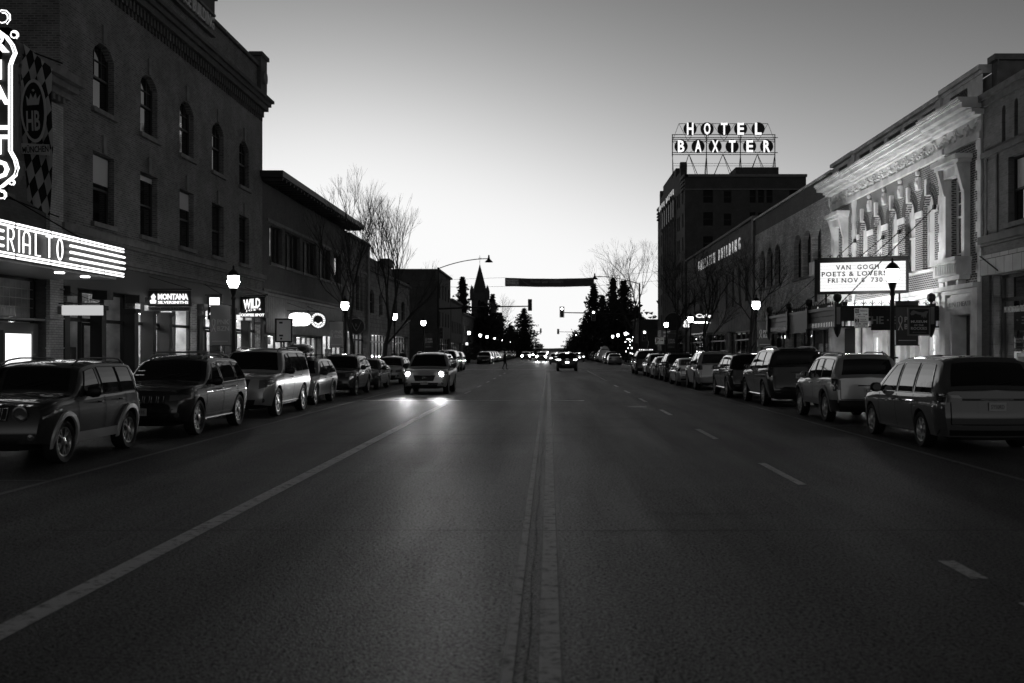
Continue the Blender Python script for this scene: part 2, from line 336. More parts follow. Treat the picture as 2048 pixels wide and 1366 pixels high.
def storefront(P, root, u0, u1, zt, bays, light='shop_light', z_tr=2.7, bulk=.45, items=6, frame='frame_dark', room='interior_wall', depth=3.2, off=-.35, z0=.12, strip=.10, seed=1, doors=()):
    rnd = random.Random(seed); mb = MB(); n = bays
    mb.fbox(P, u0, u1, z0, z0+bulk, off-.08, off)
    mb.fbox(P, u0, u1, zt-.1, zt, off-.08, off+.01)
    if z_tr < zt-.25: mb.fbox(P, u0, u1, z_tr-.06, z_tr+.06, off-.07, off+.02)
    for i in range(n+1):
        u = u0+(u1-u0)*i/n; mb.fbox(P, u-.045, u+.045, z0+bulk+.001, zt-.101, off-.09, off+.03)
    sf = mb.build('shop_front', frame, root)
    for i in range(n):
        a = u0+(u1-u0)*i/n+.045; b = u0+(u1-u0)*(i+1)/n-.045
        g = MB(); g.quad(P(a, z0+bulk, off-.04), P(b, z0+bulk, off-.04), P(b, zt-.1, off-.04), P(a, zt-.1, off-.04)); g.build('pane', 'shop_glass', sf)
        if i in doors:
            g = MB(); g.ring(P, a+.02, b-.02, z0+.02, z_tr-.08, .1, off-.03, off+.04); g.fbox(P, a+.14, a+.17, z0+.8, z0+1.3, off+.04, off+.09); g.build('door', frame, sf)
    rm = MB(); D = off-depth
    rm.quad(P(u0, z0-.0, off-.1), P(u1, z0-.0, off-.1), P(u1, z0, D), P(u0, z0, D)); rm.quad(P(u0, zt, off-.1), P(u1, zt, off-.1), P(u1, zt, D), P(u0, zt, D))
    rm.quad(P(u0, z0, off-.1), P(u0, zt, off-.1), P(u0, zt, D), P(u0, z0, D)); rm.quad(P(u1, z0, off-.1), P(u1, zt, off-.1), P(u1, zt, D), P(u1, z0, D))
    rm.quad(P(u0, z0, D), P(u1, z0, D), P(u1, zt, D), P(u0, zt, D)); rm.build('interior', room, root)
    if light:
        w_ = (u1-u0)
        for i in range(n):
            li = MB(); u = u0+w_*(i+.5)/n; li.fbox(P, u-strip*2.5, u+strip*2.5, min(zt, 3.4)-.06, min(zt, 3.4)-.02, off-1.6, off-.7); li.build('ceiling_light', light, root)
    it = MB()
    for i in range(items):
        u = rnd.uniform(u0+.2, u1-.4); h = rnd.uniform(.6, 1.9); wd = rnd.uniform(.15, .6); dd = rnd.uniform(.5, 2.4); zb = z0 if rnd.random() < .7 else rnd.uniform(1.5, 2.3)
        it.fbox(P, u, min(u+wd, u1-.05), zb, zb+min(h, zt-zb-.1), off-dd-.3, off-dd)
    for i in range(3):
        z = z0+.9+.55*i; it.fbox(P, u0+.1, u1-.1, z, z+.03, D+.02, D+.35)
        u = u0+.2
        while u < u1-.3:
            w2 = rnd.uniform(.06, .3); it.fbox(P, u, u+w2, z+.032, z+.03+rnd.uniform(.1, .4), D+.05, D+.3); u += w2+rnd.uniform(.03, .2)
    it.build('display', 'interior_dark' if seed % 2 else 'offwhite', root)
    return sf
# ================================================================ ground, road, pavements
def sheet(name, x0, x1, y0, y1, z, m, kind='structure'):
    b = MB(); b.quad((x0, y0, z), (x1, y0, z), (x1, y1, z), (x0, y1, z)); return tag(b.build(name, m), kind=kind)
sheet('ground', -3500, 3500, -200, 5200, -.012, 'ground')
rd = MB(); rd.quad((-10.4, -30, 0), (10.4, -30, 0), (10.4, 1200, 0), (-10.4, 1200, 0))
rd.quad((-90, 111.5, -.004), (-10.4, 111.5, -.004), (-10.4, 132.5, -.004), (-90, 132.5, -.004)); rd.quad((10.4, 111.5, -.004), (90, 111.5, -.004), (90, 132.5, -.004), (10.4, 132.5, -.004))
tag(rd.build('road', 'asphalt'), kind='structure')
def pave(x0, x1, y0, y1):
    s = -1 if x0 < 0 else 1; xk = x1 if s < 0 else x0
    b = MB(); a, c = (x0, x1-.18) if s < 0 else (x0+.18, x1); b.box(a, c, y0+.18, y1-.18, -.1, .12)
    y = y0
    j = MB()
    while y < y1 and y < 160:
        j.box(a+.02, c-.02, y, y+.02, .1201, .1235); y += 1.6
    tag(b.build('pavement', 'concrete'), kind='structure')
    if j.v: tag(j.build('pavement_joints', 'tar'), kind='structure')
    k = MB(); k.box(*( (x1-.179, x1) if s < 0 else (x0, x0+.179)), y0, y1, -.1, .135)
    k.box(a, c, y0, y0+.179, -.1, .134); k.box(a, c, y1-.179, y1, -.1, .134)
    tag(k.build('kerb', 'kerb_stone'), kind='structure')
pave(-15.6, -10.4, -20, 111); pave(10.4, 15.6, -20, 111); pave(-15.6, -10.4, 133, 420); pave(10.4, 18.4, 133, 420)
mk = MB(); z = .004
mk.box(-3.70, -3.50, 1.5, 35.0, .002, z); tag(mk.build('lane_edge_line', 'paint_edge'), kind='structure')
mk = MB(); mk.box(-.27, -.205, 2, 86, .002, z); mk.box(-.06, .07, 2, 86, .002, z)
tag(mk.build('centre_line', 'paint_centre'), kind='structure')
mk = MB()
mk.box(3.42, 3.56, 8.3, 9.0, .002, z); mk.box(3.44, 3.56, 7.25, 7.5, .002, z)
for y in (14.1, 21.4, 29.3, 36.8, 44.5, 52): mk.box(3.43, 3.55, y, y+2.7, .002, z)
mk.box(3.43, 3.57, 62, 93, .002, z)
for y in (44, 51.5, 59, 66.5, 74, 81.5): mk.box(-3.66, -3.54, y, y+2.7, .002, z)
for y in range(140, 300, 9): mk.box(3.43, 3.55, y, y+3, .002, z); mk.box(-3.6, -3.48, y, y+3, .002, z)
tag(mk.build('lane_dashes', 'paint_dash'), kind='structure')
mk = MB(); mk.box(-7.12, -7.02, 4, 92, .002, z); mk.box(6.72, 6.82, 4, 100, .002, z)
for y in (14.5, 21.3, 27.3, 33.9, 40.6, 47.5, 53.8): mk.box(-10.2, -7.13, y, y+.1, .002, z)
for y in (25.2, 33.2, 39.4, 46.2, 53): mk.box(6.83, 10.2, y, y+.1, .002, z)
tag(mk.build('parking_lines', 'paint_bay'), kind='structure')
mk = MB()
for x0, x1 in ((-6.9, -.35), (.1, 1.3)): mk.box(x0, x1, 37.7, 37.95, .002, .0035)
mk.box(-9.9, 9.9, 97.5, 97.9, .002, z); mk.box(-9.9, 9.9, 101, 101.4, .002, z); mk.box(.1, 9.9, 94.5, 95, .002, z); mk.box(-9.9, -.3, 136, 136.5, .002, z)
tag(mk.build('cross_lines', 'paint_edge'), kind='structure')
mk = MB(); rnd = random.Random(3)
def crack(y, x0, x1, wd, amp):
    x = x0; yy = y; 
    while x < x1:
        nx = x+.12; ny = y+amp*math.sin(x*.9+y)+rnd.uniform(-.02, .02)
        mk.quad((x, yy, .0045), (nx, ny, .0045), (nx, ny+wd, .0045), (x, yy+wd, .0045)); x, yy = nx, ny
crack(10.5, -5.2, 9, .022, .012); crack(27.8, -6.9, 6, .05, .02); crack(22.4, -6.5, .6, .07, .03); crack(20.4, -6.8, .2, .05, .04); crack(24.6, -2, 7, .04, .02); crack(33, -6.9, 7, .05, .02); crack(15.5, -6.9, -1, .03, .02)
y = 2.0; x = -.13
while y < 70: mk.quad((x-.004, y, .0047), (x+.004, y, .0047), (x+.004+rnd.uniform(-.008, .008), y+.2, .0047), (x-.004, y+.2, .0047)); y += .2; x = -.13+.012*math.sin(y*2.1)
tag(mk.build('tar_cracks', 'tar'), kind='structure')
for (x0, x1, y0, y1) in ((1.1, 2.9, 11.6, 13.6), (-2.9, -.9, 16.2, 21.5), (4.1, 6.3, 19, 26), (-6.4, -4.2, 9.5, 14.5), (1.5, 3.2, 30, 37)):
    p_ = MB(); n_ = 14; ring = []
    for k in range(4):
        (ax, ay), (bx, by) = [((x0, y0), (x1, y0)), ((x1, y0), (x1, y1)), ((x1, y1), (x0, y1)), ((x0, y1), (x0, y0))][k]
        for i in range(n_): ring.append((ax+(bx-ax)*i/n_+rnd.uniform(-.02, .02), ay+(by-ay)*i/n_+rnd.uniform(-.03, .03), .0022))
    p_.add(ring, [tuple(range(len(ring)))]); tag(p_.build('road_patch', 'asphalt_patch'), kind='structure')
mh = MB(); mh.lathe([(.32, .003), (.32, .007), (.27, .0075)], (2.9, 33.5, 0), 20); tag(mh.build('manhole_cover', 'dark_metal'), 'round iron manhole cover flush in the right lane', 'manhole cover')
# distant rise of land at the end of the street
hb = MB(); N = 60
for i in range(N):
    x0 = -1900+3800*i/N; x1 = -1900+3800*(i+1)/N
    h = lambda x: 5+3*math.sin(x*.004+1)+min(12, abs(x)*.02)
    hb.quad((x0, 2600, -1), (x1, 2600, -1), (x1, 2750, h(x1)), (x0, 2750, h(x0))); hb.quad((x0, 2750, h(x0)), (x1, 2750, h(x1)), (x1, 3300, -1), (x0, 3300, -1))
tag(hb.build('hills', 'ground'), kind='structure')

# ================================================================ left row of buildings
PLW = PL(-15.0)
# ---- theatre with neon marquee
B = thing('theatre_building', 'dark brick theatre behind the neon marquee and blade sign, nearest on the left', 'building', (-15, 23, 0))
W_ = MB(); wl = [(16.0, 18.0, 6.2, 8.9, .25), (20.2, 22.2, 6.2, 8.9, .25), (26.6, 28.4, 6.2, 8.9, .25)]
wall(W_, PLW, 14, 31.4, 0, 9.9, wl+[(22.5, 26.2, .12, 4.0), (26.4, 30.5, .12, 4.0)]); shell(W_, -15, -32, 14, 31.4, 9.9, True, False); W_.build('wall', 'brick_rialto', B)
for o in wl: window(PLW, B, o, sill='stone_trim', munt=(2, 2))
c = MB(); c.fbox(PLW, 14, 31.65, 9.55, 9.75, 0, .25); c.fbox(PLW, 14, 31.7, 9.75, 9.95, 0, .45); c.fbox(PLW, 14, 31.75, 9.95, 10.2, 0, .65)
y = 14.2
while y < 31.4: c.fbox(PLW, y, y+.14, 9.38, 9.55, 0, .22); y += .32
c.build('cornice', 'stone_trim', B)
c = MB(); c.box(-32, -15.01, 14, 31.4, 9.6, 9.7); c.build('roof', 'roof_tar', B)
c = MB(); c.fbox(PLW, 30.55, 31.38, .12, 9.3, -.05, .12)
for zz in (1.0, 1.9, 2.8, 3.7): c.fbox(PLW, 30.5, 31.39, zz, zz+.05, 0, .15)
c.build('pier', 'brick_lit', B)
storefront(PLW, B, 26.4, 30.5, 4.0, 2, light='shop_dim', z_tr=2.75, bulk=.3, items=2, seed=4, depth=1.5, strip=.05)
c = MB()
for i in range(1, 12): c.fbox(PLW, 26.4+i*.34, 26.415+i*.34, 2.83, 3.88, -.36, -.345)
for i in range(1, 4): c.fbox(PLW, 26.45, 30.45, 2.83+i*.27, 2.845+i*.27, -.36, -.343)
c.build('transom_grid', 'frame_light', B)
storefront(PLW, B, 22.5, 26.2, 4.0, 2, light='shop_dim', z_tr=2.75, bulk=.1, items=2, seed=6, depth=1.5)
c = MB(); c.fbox(PLW, 26.42, 30.48, .6, 2.65, -.30, -.20); c.build('entrance_panel', 'sign_grey', B)
o = MB(); o.ring(PLW, 28.35, 30.0, .75, 2.42, .09, -.2, -.1); lb = tag(o.build('poster_case', 'grey_metal'), 'bright lit poster case on the theatre front below its marquee', 'poster case')
o = MB(); o.fbox(PLW, 28.44, 29.91, .84, 2.33, -.19, -.13); o.build('lit_panel', 'sign_white', lb)
c = MB(); c.fbox(PLW, 24, 30.4, 2.72, 2.78, -.1, .06); c.build('ledge', 'grey_metal', B)

# marquee box
M = thing('neon_marquee', 'wide neon lit marquee reading RIALTO with bright horizontal tubes', 'marquee', (-13.7, 26, 3.9))
c = MB(); c.box(-14.98, -12.58, 21.5, 30.15, 4.0, 4.85); c.build('cabinet', 'sign_dark', M)
c = MB(); c.box(-14.9, -12.7, 21.6, 30.05, 3.93, 3.998); c.build('soffit', 'sign_grey', M)
for y in (27.2, 28.7): c = MB(); c.lathe([(.12, 3.90), (.12, 3.928)], (-13.0, y, 0), 14); c.build('downlight', 'bulb', M)
PM = PL(-12.5)
def seg_tubes(mb, u0, u1, vs, r, d=0):
    for v in vs: mb.tube([PM(u0, v, d), PM(u1, v, d)], r, 6)
tb = MB(); ug = [21.6, 22.4, 24.0, 25.7, 27.3, 28.8, 30.15]
for a, b in zip(ug, ug[1:]): seg_tubes(tb, a+.06, b-.06, (4.74, 4.82, 4.02, 4.10), .026)
for v in (4.25, 4.42, 4.59): tb.tube([PM(26.75, v), PM(30.15, v)], .035, 6)
for v in (4.25, 4.42, 4.59): tb.tube([PM(21.6, v), PM(23.45, v)], .035, 6)
tb.build('neon_tube', 'neon', M)
def stroke(mb, pts, u, v, s, r, d): mb.tube([PM(u+p[0]*s, v+p[1]*s*1.05, d) for p in pts], r, 6)
arc = lambda cx, cy, rx, ry, a0, a1, n=12: [(cx+rx*math.cos(R_(a0+(a1-a0)*i/n)), cy+ry*math.sin(R_(a0+(a1-a0)*i/n))) for i in range(n+1)]
GL = {'R': [[(0, 0), (0, 1)], [(0, 1), (.3, 1)]+arc(.3, .75, .22, .25, 90, -90)+[(0, .5)], [(.25, .5), (.55, 0)]], 'I': [[(0, 0), (0, 1)]],
      'A': [[(0, 0), (0, .7)]+arc(.3, .7, .3, .3, 180, 0)+[(.6, 0)], [(0, .4), (.6, .4)]], 'L': [[(0, 1), (0, 0), (.45, 0)]], 'T': [[(-.3, 1), (.3, 1)], [(0, 1), (0, 0)]], 'O': [arc(.28, .5, .28, .5, 0, 360, 20)]}
tl = MB(); us = {'R': 23.62, 'I': 24.12, 'A': 24.32, 'L': 24.90, 'T': 25.58, 'O': 26.0}
for ch in 'RIALTO':
    for p in GL[ch]:
        for d, du in ((0.02, 0), (-.03, .09)): stroke(tl, p, us[ch]+du, 4.17, .5, .016, d)
tl.build('lettering', 'neon', M)
c = MB(); c.tube([(-15, 24, 6.2), (-12.7, 24, 4.86)], .02); c.build('stay_rod', 'dark_metal', M); c = MB(); c.tube([(-15, 28, 6.2), (-12.7, 28, 4.86)], .02); c.build('stay_rod', 'dark_metal', M)

# blade sign
S = thing('neon_blade_sign', 'tall vertical neon blade sign with scrolled border reading RIALTO downwards', 'neon sign', (-15, 25.1, 5.6))
PB = PF(25.0)
prof = [(-14.1, 5.9), (-13.2, 5.9), (-12.98, 6.15), (-12.98, 6.5), (-13.12, 6.75), (-13.12, 8.9), (-13.0, 9.1), (-13.1, 9.4), (-13.5, 9.75), (-14.1, 9.75)]
prof = prof+[(-27.3-x, z) for x, z in prof[::-1]]
c = MB(); c.prism(prof, PB, -.32, -.02); c.build('cabinet', 'sign_dark', S)
c = MB(); c.box(-15, -14.2, 25.1, 25.25, 6.5, 6.65); c.build('bracket', 'black_metal', S); c = MB(); c.box(-15, -14.2, 25.1, 25.25, 8.9, 9.05); c.build('bracket', 'black_metal', S)
tb = MB()
edge = [(-13.65, 5.72), (-13.3, 5.85), (-12.98, 6.12), (-12.93, 6.3), (-12.98, 6.5), (-13.1, 6.72), (-13.1, 8.8), (-13.05, 8.95), (-12.98, 9.1), (-13.05, 9.3), (-13.2, 9.5), (-13.5, 9.72), (-13.65, 9.74)]
for k in (0, .075):
    for sg in (1, -1):
        tb.tube([PB(-13.65+sg*(x+13.65-k*.9*(1 if x > -13.6 else 0)), z, .03) for x, z in edge], .02, 6)
for sg in (1, -1):
    for (cx, cz, r0) in ((-13.32, 9.98, .2), (-13.04, 9.55, .11), (-13.35, 5.65, .13), (-13.1, 5.95, .08)):
        tb.tube([PB(-13.65+sg*(cx+13.65+r0*(1-.035*i)*math.cos(R_(40*i-60))), cz+r0*(1-.035*i)*math.sin(R_(40*i-60)), .03) for i in range(14)], .016, 6)
tb.build('neon_tube', 'neon', S)
for ch, zc in zip('RIALTO', (9.36, 8.70, 8.09, 7.48, 6.87, 6.27)):
    wd = .08 if ch == 'I' else .27
    letters('lettering', ch, PB, -13.42-wd, -13.42+wd, zc-.24, zc+.24, .02, .03, 'neon', S, neon=.035)

# hanging banner with check pattern and emblem
def check_mat():
    m = bpy.data.materials.new('banner_check'); m.use_nodes = True; n = m.node_tree; b = n.nodes['Principled BSDF']
    g = n.nodes.new('ShaderNodeNewGeometry'); s = n.nodes.new('ShaderNodeSeparateXYZ'); n.links.new(g.outputs['Position'], s.inputs[0])
    def lin(a, bb):
        x = n.nodes.new('ShaderNodeMath'); x.operation = 'MULTIPLY'; x.inputs[1].default_value = a; n.links.new(s.outputs[0], x.inputs[0])
        y = n.nodes.new('ShaderNodeMath'); y.operation = 'MULTIPLY_ADD'; y.inputs[1].default_value = bb; n.links.new(s.outputs[2], y.inputs[0]); n.links.new(x.outputs[0], y.inputs[2]); return y.outputs[0]
    cb = n.nodes.new('ShaderNodeCombineXYZ'); n.links.new(lin(4.4, 1.0), cb.inputs[0]); n.links.new(lin(-2.6, 1.9), cb.inputs[1])
    t = n.nodes.new('ShaderNodeTexChecker'); t.inputs['Scale'].default_value = 1; t.inputs['Color1'].default_value = (.5, .5, .5, 1); t.inputs['Color2'].default_value = (.012, .012, .012, 1)
    n.links.new(cb.outputs[0], t.inputs['Vector']); n.links.new(t.outputs[0], b.inputs['Base Color']); b.inputs['Roughness'].default_value = .8; MATS['banner_check'] = m
check_mat()
Bn = thing('hanging_banner', 'long checked cloth banner with an oval crowned emblem beside the neon blade sign', 'banner', (-14.6, 28, 5.6))
def PBn(u, v, d=0):   # cloth leaning and rippling
    return (u+.05*math.sin(v*1.3), 28.0-d+.03*math.sin(u*9+v)+(-14.4-u)*.25, v)
def PBe(u, v, d=0): return (u+.05*math.sin(v*1.3), 28.0-d+(-14.4-u)*.25, v)
c = MB(); nx, nz = 8, 24
def topz(u): return 10.35-.55*(u+14.4)-.15
for i in range(nx):
    for j in range(nz):
        def q(a, b):
            tt = b/nz; wv = .95*(1-.25*max(0, .5-tt)*2*.5); u = -14.42+.22*(1-tt)*(.5)+wv*a/nx*(1 if tt > .5 else .85+.3*tt)
            zt = 10.25-.75*a/nx; zb = 5.95-.45*a/nx
            return PBn(u, zb+(zt-zb)*tt)
        c.quad(q(i, j), q(i+1, j), q(i+1, j+1), q(i, j+1))
c.build('cloth', 'banner_check', Bn)
c = MB(); ov = [(-13.93+.40*math.cos(a), 8.35-.08*math.cos(a)+.86*math.sin(a)) for a in [2*math.pi*i/28 for i in range(28)]]; c.prism(ov, PBe, .10, .12); c.build('emblem_ring', 'banner_print', Bn)
c = MB(); ov = [(-13.93+.33*math.cos(a), 8.35-.07*math.cos(a)+.77*math.sin(a)) for a in [2*math.pi*i/28 for i in range(28)]]; c.prism(ov, PBe, .121, .13); c.build('emblem', 'sign_dark', Bn)
letters('lettering', 'HB', PBe, -14.14, -13.72, 7.8, 8.35, .14, .01, 'banner_print', Bn, bold=.02)
c = MB(); cr = [(-.18, 0), (.18, 0), (.22, .3), (.12, .16), (.08, .36), (0, .2), (-.08, .36), (-.12, .16), (-.22, .3)]; c.prism([(-13.93+a, 8.5+b*.9) for a, b in cr], PBe, .14, .15); c.lathe([(.0, .0), (.04, .04), (.0, .08)], (PBn(-13.93, 8.86, .15)), 8); c.build('crown', 'banner_print', Bn)
c = MB(); c.prism([(-14.36, 7.22), (-13.5, 7.12), (-13.5, 7.42), (-14.36, 7.5)], PBe, .09, .10); c.build('name_strip', 'banner_print', Bn)
letters('lettering', 'MÜNCHEN', PBe, -14.33, -13.52, 7.22, 7.43, .11, .006, 'sign_dark', Bn, bold=.015)
c = MB(); c.tube([(-15, 28.2, 10.35), (-13.3, 28, 9.7)], .025); c.build('pole', 'dark_metal', Bn); c = MB(); c.tube([(-15, 28.2, 6.1), (-13.4, 28, 5.5)], .02); c.build('pole', 'dark_metal', Bn)

# ---- three storey brick block
B = thing('brick_block', 'tall dark brick block of three storeys with arched top windows on the left', 'building', (-15, 42.5, 0))
cs = [34.5, 38.4, 42.4, 46.4, 50.4]; up = [(y-.82, y+.82, 9.88, 12.15, .42) for y in cs]; lo = [(y-.82, y+.82, 6.1, 8.45) for y in cs]
shops = [(31.9, 36.9, 'shop_dim', 3, 11), (37.1, 43.6, 'shop_light', 4, 12), (44.3, 48.3, 'shop_light', 3, 13), (48.6, 53.2, 'shop_light', 3, 14)]
W_ = MB(); wall(W_, PLW, 31.401, 53.6, 0, 16.45, up+lo+[(a, b, .12, 3.85) for a, b, *_ in shops]); shell(W_, -15, -40, 31.401, 53.6, 16.45)
W_.build('wall', 'brick_wallace', B)
c = MB(); c.box(-40, -15.01, 31.5, 53.5, 15.9, 16); c.build('roof', 'roof_tar', B)
for i, o in enumerate(up): window(PLW, B, o, munt=(3, 2), sill='stone_trim', key=('stone_trim', .62))
for i, o in enumerate(lo): window(PLW, B, o, sill='stone_trim', key=('stone_trim', .62))
c = MB(); c.fbox(PLW, lo[0][0]+.07, lo[0][1]-.07, 7.45, 8.38, -.20, -.19); c.fbox(PLW, lo[1][0]+.07, lo[1][1]-.07, 8.2, 8.38, -.20, -.19); c.fbox(PLW, lo[2][0]+.07, lo[2][1]-.07, 7.7, 8.38, -.20, -.19); c.build('blind', 'offwhite', B)
c = MB(); c.fbox(PLW, 31.3, 53.7, 14.35, 14.6, 0, .3); c.fbox(PLW, 31.3, 53.8, 14.6, 14.8, 0, .42); c.fbox(PLW, 31.3, 53.9, 14.8, 14.95, 0, .55)
y = 31.5
while y < 53.4: c.fbox(PLW, y, y+.16, 14.0, 14.349, 0, .14); c.fbox(PLW, y+.03, y+.13, 13.8, 13.999, 0, .07); y += .32
c.fbox(PLW, 31.401, 53.7, 16.45, 16.62, -.3, .14); c.fbox(PLW, 52.6, 53.75, 15.0, 17.0, -.3, .2); c.fbox(PLW, 52.5, 53.85, 17.0, 17.2, -.4, .3); c.fbox(PLW, 31.3, 32.4, 15.0, 17.0, -.3, .2)
c.fbox(PLW, 39.3, 45.65, 16.62, 17.45, -.3, .10); c.fbox(PLW, 39.2, 45.75, 17.45, 17.6, -.35, .2); c.fbox(PLW, 40.4, 44.6, 17.6, 18.0, -.3, .1)
c.build('cornice', 'brick_dark', B)
c = MB(); c.lathe([(.36, .2), (.36, .3), (.2, .32)], (-15, 53.2, 16.0), 16, axis='x'); c.build('medallion', 'stone_trim', B)
c = MB(); c.fbox(PLW, 39.5, 45.5, 15.75, 15.85, 0, .2); c.fbox(PLW, 39.5, 45.5, 16.66, 16.76, .1, .2); c.build('name_panel', 'stone_trim', B)
letters('lettering', 'WALLACE BUILDING', PLW, 39.6, 45.3, 16.0, 16.55, .14, .06, 'banner_print', B, bold=.02)
c = MB(); c.fbox(PLW, 31.3, 53.7, 5.55, 5.78, 0, .2); c.fbox(PLW, 31.3, 53.7, 5.45, 5.55, 0, .1); c.fbox(PLW, 31.3, 53.75, 4.82, 4.95, 0, .25); c.fbox(PLW, 31.3, 53.7, 4.72, 4.82, 0, .12); c.build('string_course', 'stone_trim', B)
c = MB(); c.fbox(PLW, 31.5, 53.5, 3.85, 4.7, 0, .06); c.build('fascia', 'dark_wood', B)
for k, (a, b, li, n, sd_) in enumerate(shops):
    storefront(PLW, B, a, b, 3.85, n, light=li, z_tr=2.85, items=7, seed=sd_, strip=.14, doors=(1,), depth=2.6)
for y in (31.7, 34.3, 37.0, 38.7, 40.35, 43.9, 46.3, 48.45, 51, 53.4):
    c = MB(); c.fbox(PLW, y-.17, y+.17, .12, 3.2, -.3, .1); c.fbox(PLW, y-.21, y+.21, 3.2, 3.35, -.3, .16); c.fbox(PLW, y-.24, y+.24, 3.55, 3.84, -.2, .3); c.fbox(PLW, y-.2, y+.2, .12, .45, -.2, .15)
    c.build('pilaster', 'dark_wood', B)
c = MB()
for i in range(10): c.fbox(PLW, 32.1+i*.24, 32.115+i*.24, 2.95, 3.72, -.35, -.335)
c.fbox(PLW, 32.0, 34.4, 3.3, 3.315, -.35, -.333); c.build('transom_grid', 'frame_light', B)

# ---- two storey building under a broad eave
B = thing('eaved_building', 'two storey brick building with a broad overhanging eave and a long window band', 'building', (-15, 64.8, 0))
gr = [(55.0, 57.6), (58.2, 61.8), (62.4, 66.0), (66.7, 70.3), (71.0, 73.8)]
W_ = MB(); wall(W_, PLW, 53.61, 75.9, 0, 10.7, [(a, b, 6.6, 8.65) for a, b in gr]+[(54.2, 60.4, .12, 2.75), (60.8, 67.4, .12, 2.75), (67.8, 75.4, .12, 3.0)]); shell(W_, -15, -38, 53.61, 75.9, 10.7, False)
W_.build('wall', 'brick_dark', B)
for i, (a, b) in enumerate(gr):
    f = window(PLW, B, (a, b, 6.6, 8.65), cols=3, mid=False, fr='dark_wood', sill='stone_trim', pane='pane_dim')
lit = MB(); lit.fbox(PLW, 55.15, 55.75, 7.0, 8.5, -.2, -.19); lit.fbox(PLW, 72.6, 72.85, 6.8, 8.4, -.2, -.19); lit.build('lit_pane', 'window_lit', B)
c = MB(); c.box(-38, -13.8, 53.1, 76.6, 10.88, 11.1); c.box(-15.2, -13.8, 53.1, 76.6, 11.1, 11.2); c.build('eave', 'frame_dark', B)
y = 53.4
while y < 76.3: c = MB(); c.box(-14.98, -13.9, y, y+.14, 10.72, 10.879); c.build('bracket', 'frame_dark', B); y += .8
c = MB(); c.fbox(PLW, 54.4, 75.0, 8.75, 8.9, 0, .08); c.fbox(PLW, 53.7, 75.8, 5.0, 5.12, 0, .06); c.build('string_course', 'stone_trim', B)
sd2 = MB(); y = 54.0
while y < 73.5: sd2.fbox(PLW, y, y+.40, 2.8, 4.75, .0, .09); sd2.fbox(PLW, y+.40, y+.43, 2.8, 4.75, .0, .05); y += .43
sd2.fbox(PLW, 53.9, 73.6, 4.75, 4.9, 0, .2); sd2.build('siding', 'siding', B)
storefront(PLW, B, 54.2, 60.4, 2.75, 4, light='shop_light', z_tr=9, items=8, seed=21, strip=.18, depth=2.2)
storefront(PLW, B, 60.8, 67.4, 2.75, 5, light='shop_light', z_tr=9, items=8, seed=22, strip=.12, depth=2.2)
storefront(PLW, B, 67.8, 75.4, 3.0, 5, light='shop_light', z_tr=9, items=6, seed=23, strip=.2, depth=2.2)

# ---- narrow stone fronted building, and the low stone row
B = thing('stone_front_building', 'narrow rough stone fronted building with tall upper windows beyond the eaved building', 'building', (-15, 80.2, 0))
tw = [(78.0, 79.0, 5.0, 7.7), (79.5, 80.9, 5.0, 7.7), (81.4, 82.4, 5.0, 7.7)]
W_ = MB(); wall(W_, PLW, 75.91, 84.5, 0, 10.4, tw+[(76.3, 84.2, .12, 3.4)]); shell(W_, -15, -34, 75.91, 84.5, 10.4, False); W_.build('wall', 'stone_block', B)
for o in tw: window(PLW, B, o, sill='stone_trim')
c = MB(); c.fbox(PLW, 75.9, 84.6, 10.4, 10.6, -.3, .3); c.fbox(PLW, 75.9, 84.6, 8.0, 8.2, 0, .12); c.fbox(PLW, 83.9, 84.7, 0.12, 10.6, 0, .2); c.build('cornice', 'stone_trim', B)
storefront(PLW, B, 76.3, 84.2, 3.4, 5, light='shop_bright', z_tr=2.7, items=5, seed=31, strip=.3, depth=2)
B = thing('low_stone_row', 'low row of mottled stone shops with a stub chimney before the crossing', 'building', (-15, 97, 0))
tw = [(85.6, 87.8, 5.0, 7.0, .3), (90.5, 92.3, 5.0, 7.0, .3), (94.5, 96, 5.0, 7.0, .3), (99.5, 101.2, 4.9, 6.9, .3), (104, 106.5, 4.9, 6.9, .3)]
W_ = MB(); wall(W_, PLW, 84.51, 110, 0, 8.9, tw+[(85, 97, .12, 3.3), (98, 109.2, .12, 3.3)]); shell(W_, -15, -34, 84.51, 110, 8.9, False); W_.build('wall', 'stone_block', B)
for o in tw: window(PLW, B, o, sill='stone_trim')
c = MB(); c.fbox(PLW, 84.6, 97, 8.9, 9.6, -.3, .1); c.fbox(PLW, 84.6, 110.1, 8.5, 8.65, 0, .25); c.box(-15.6, -14.7, 94, 96.6, 9.6, 10.3); c.build('parapet', 'brick_dark', B)
storefront(PLW, B, 85, 97, 3.3, 7, light='shop_bright', z_tr=2.6, items=6, seed=33, strip=.4, depth=2)
storefront(PLW, B, 98, 109.2, 3.3, 6, light='shop_bright', z_tr=2.6, items=6, seed=34, strip=.2, depth=2)

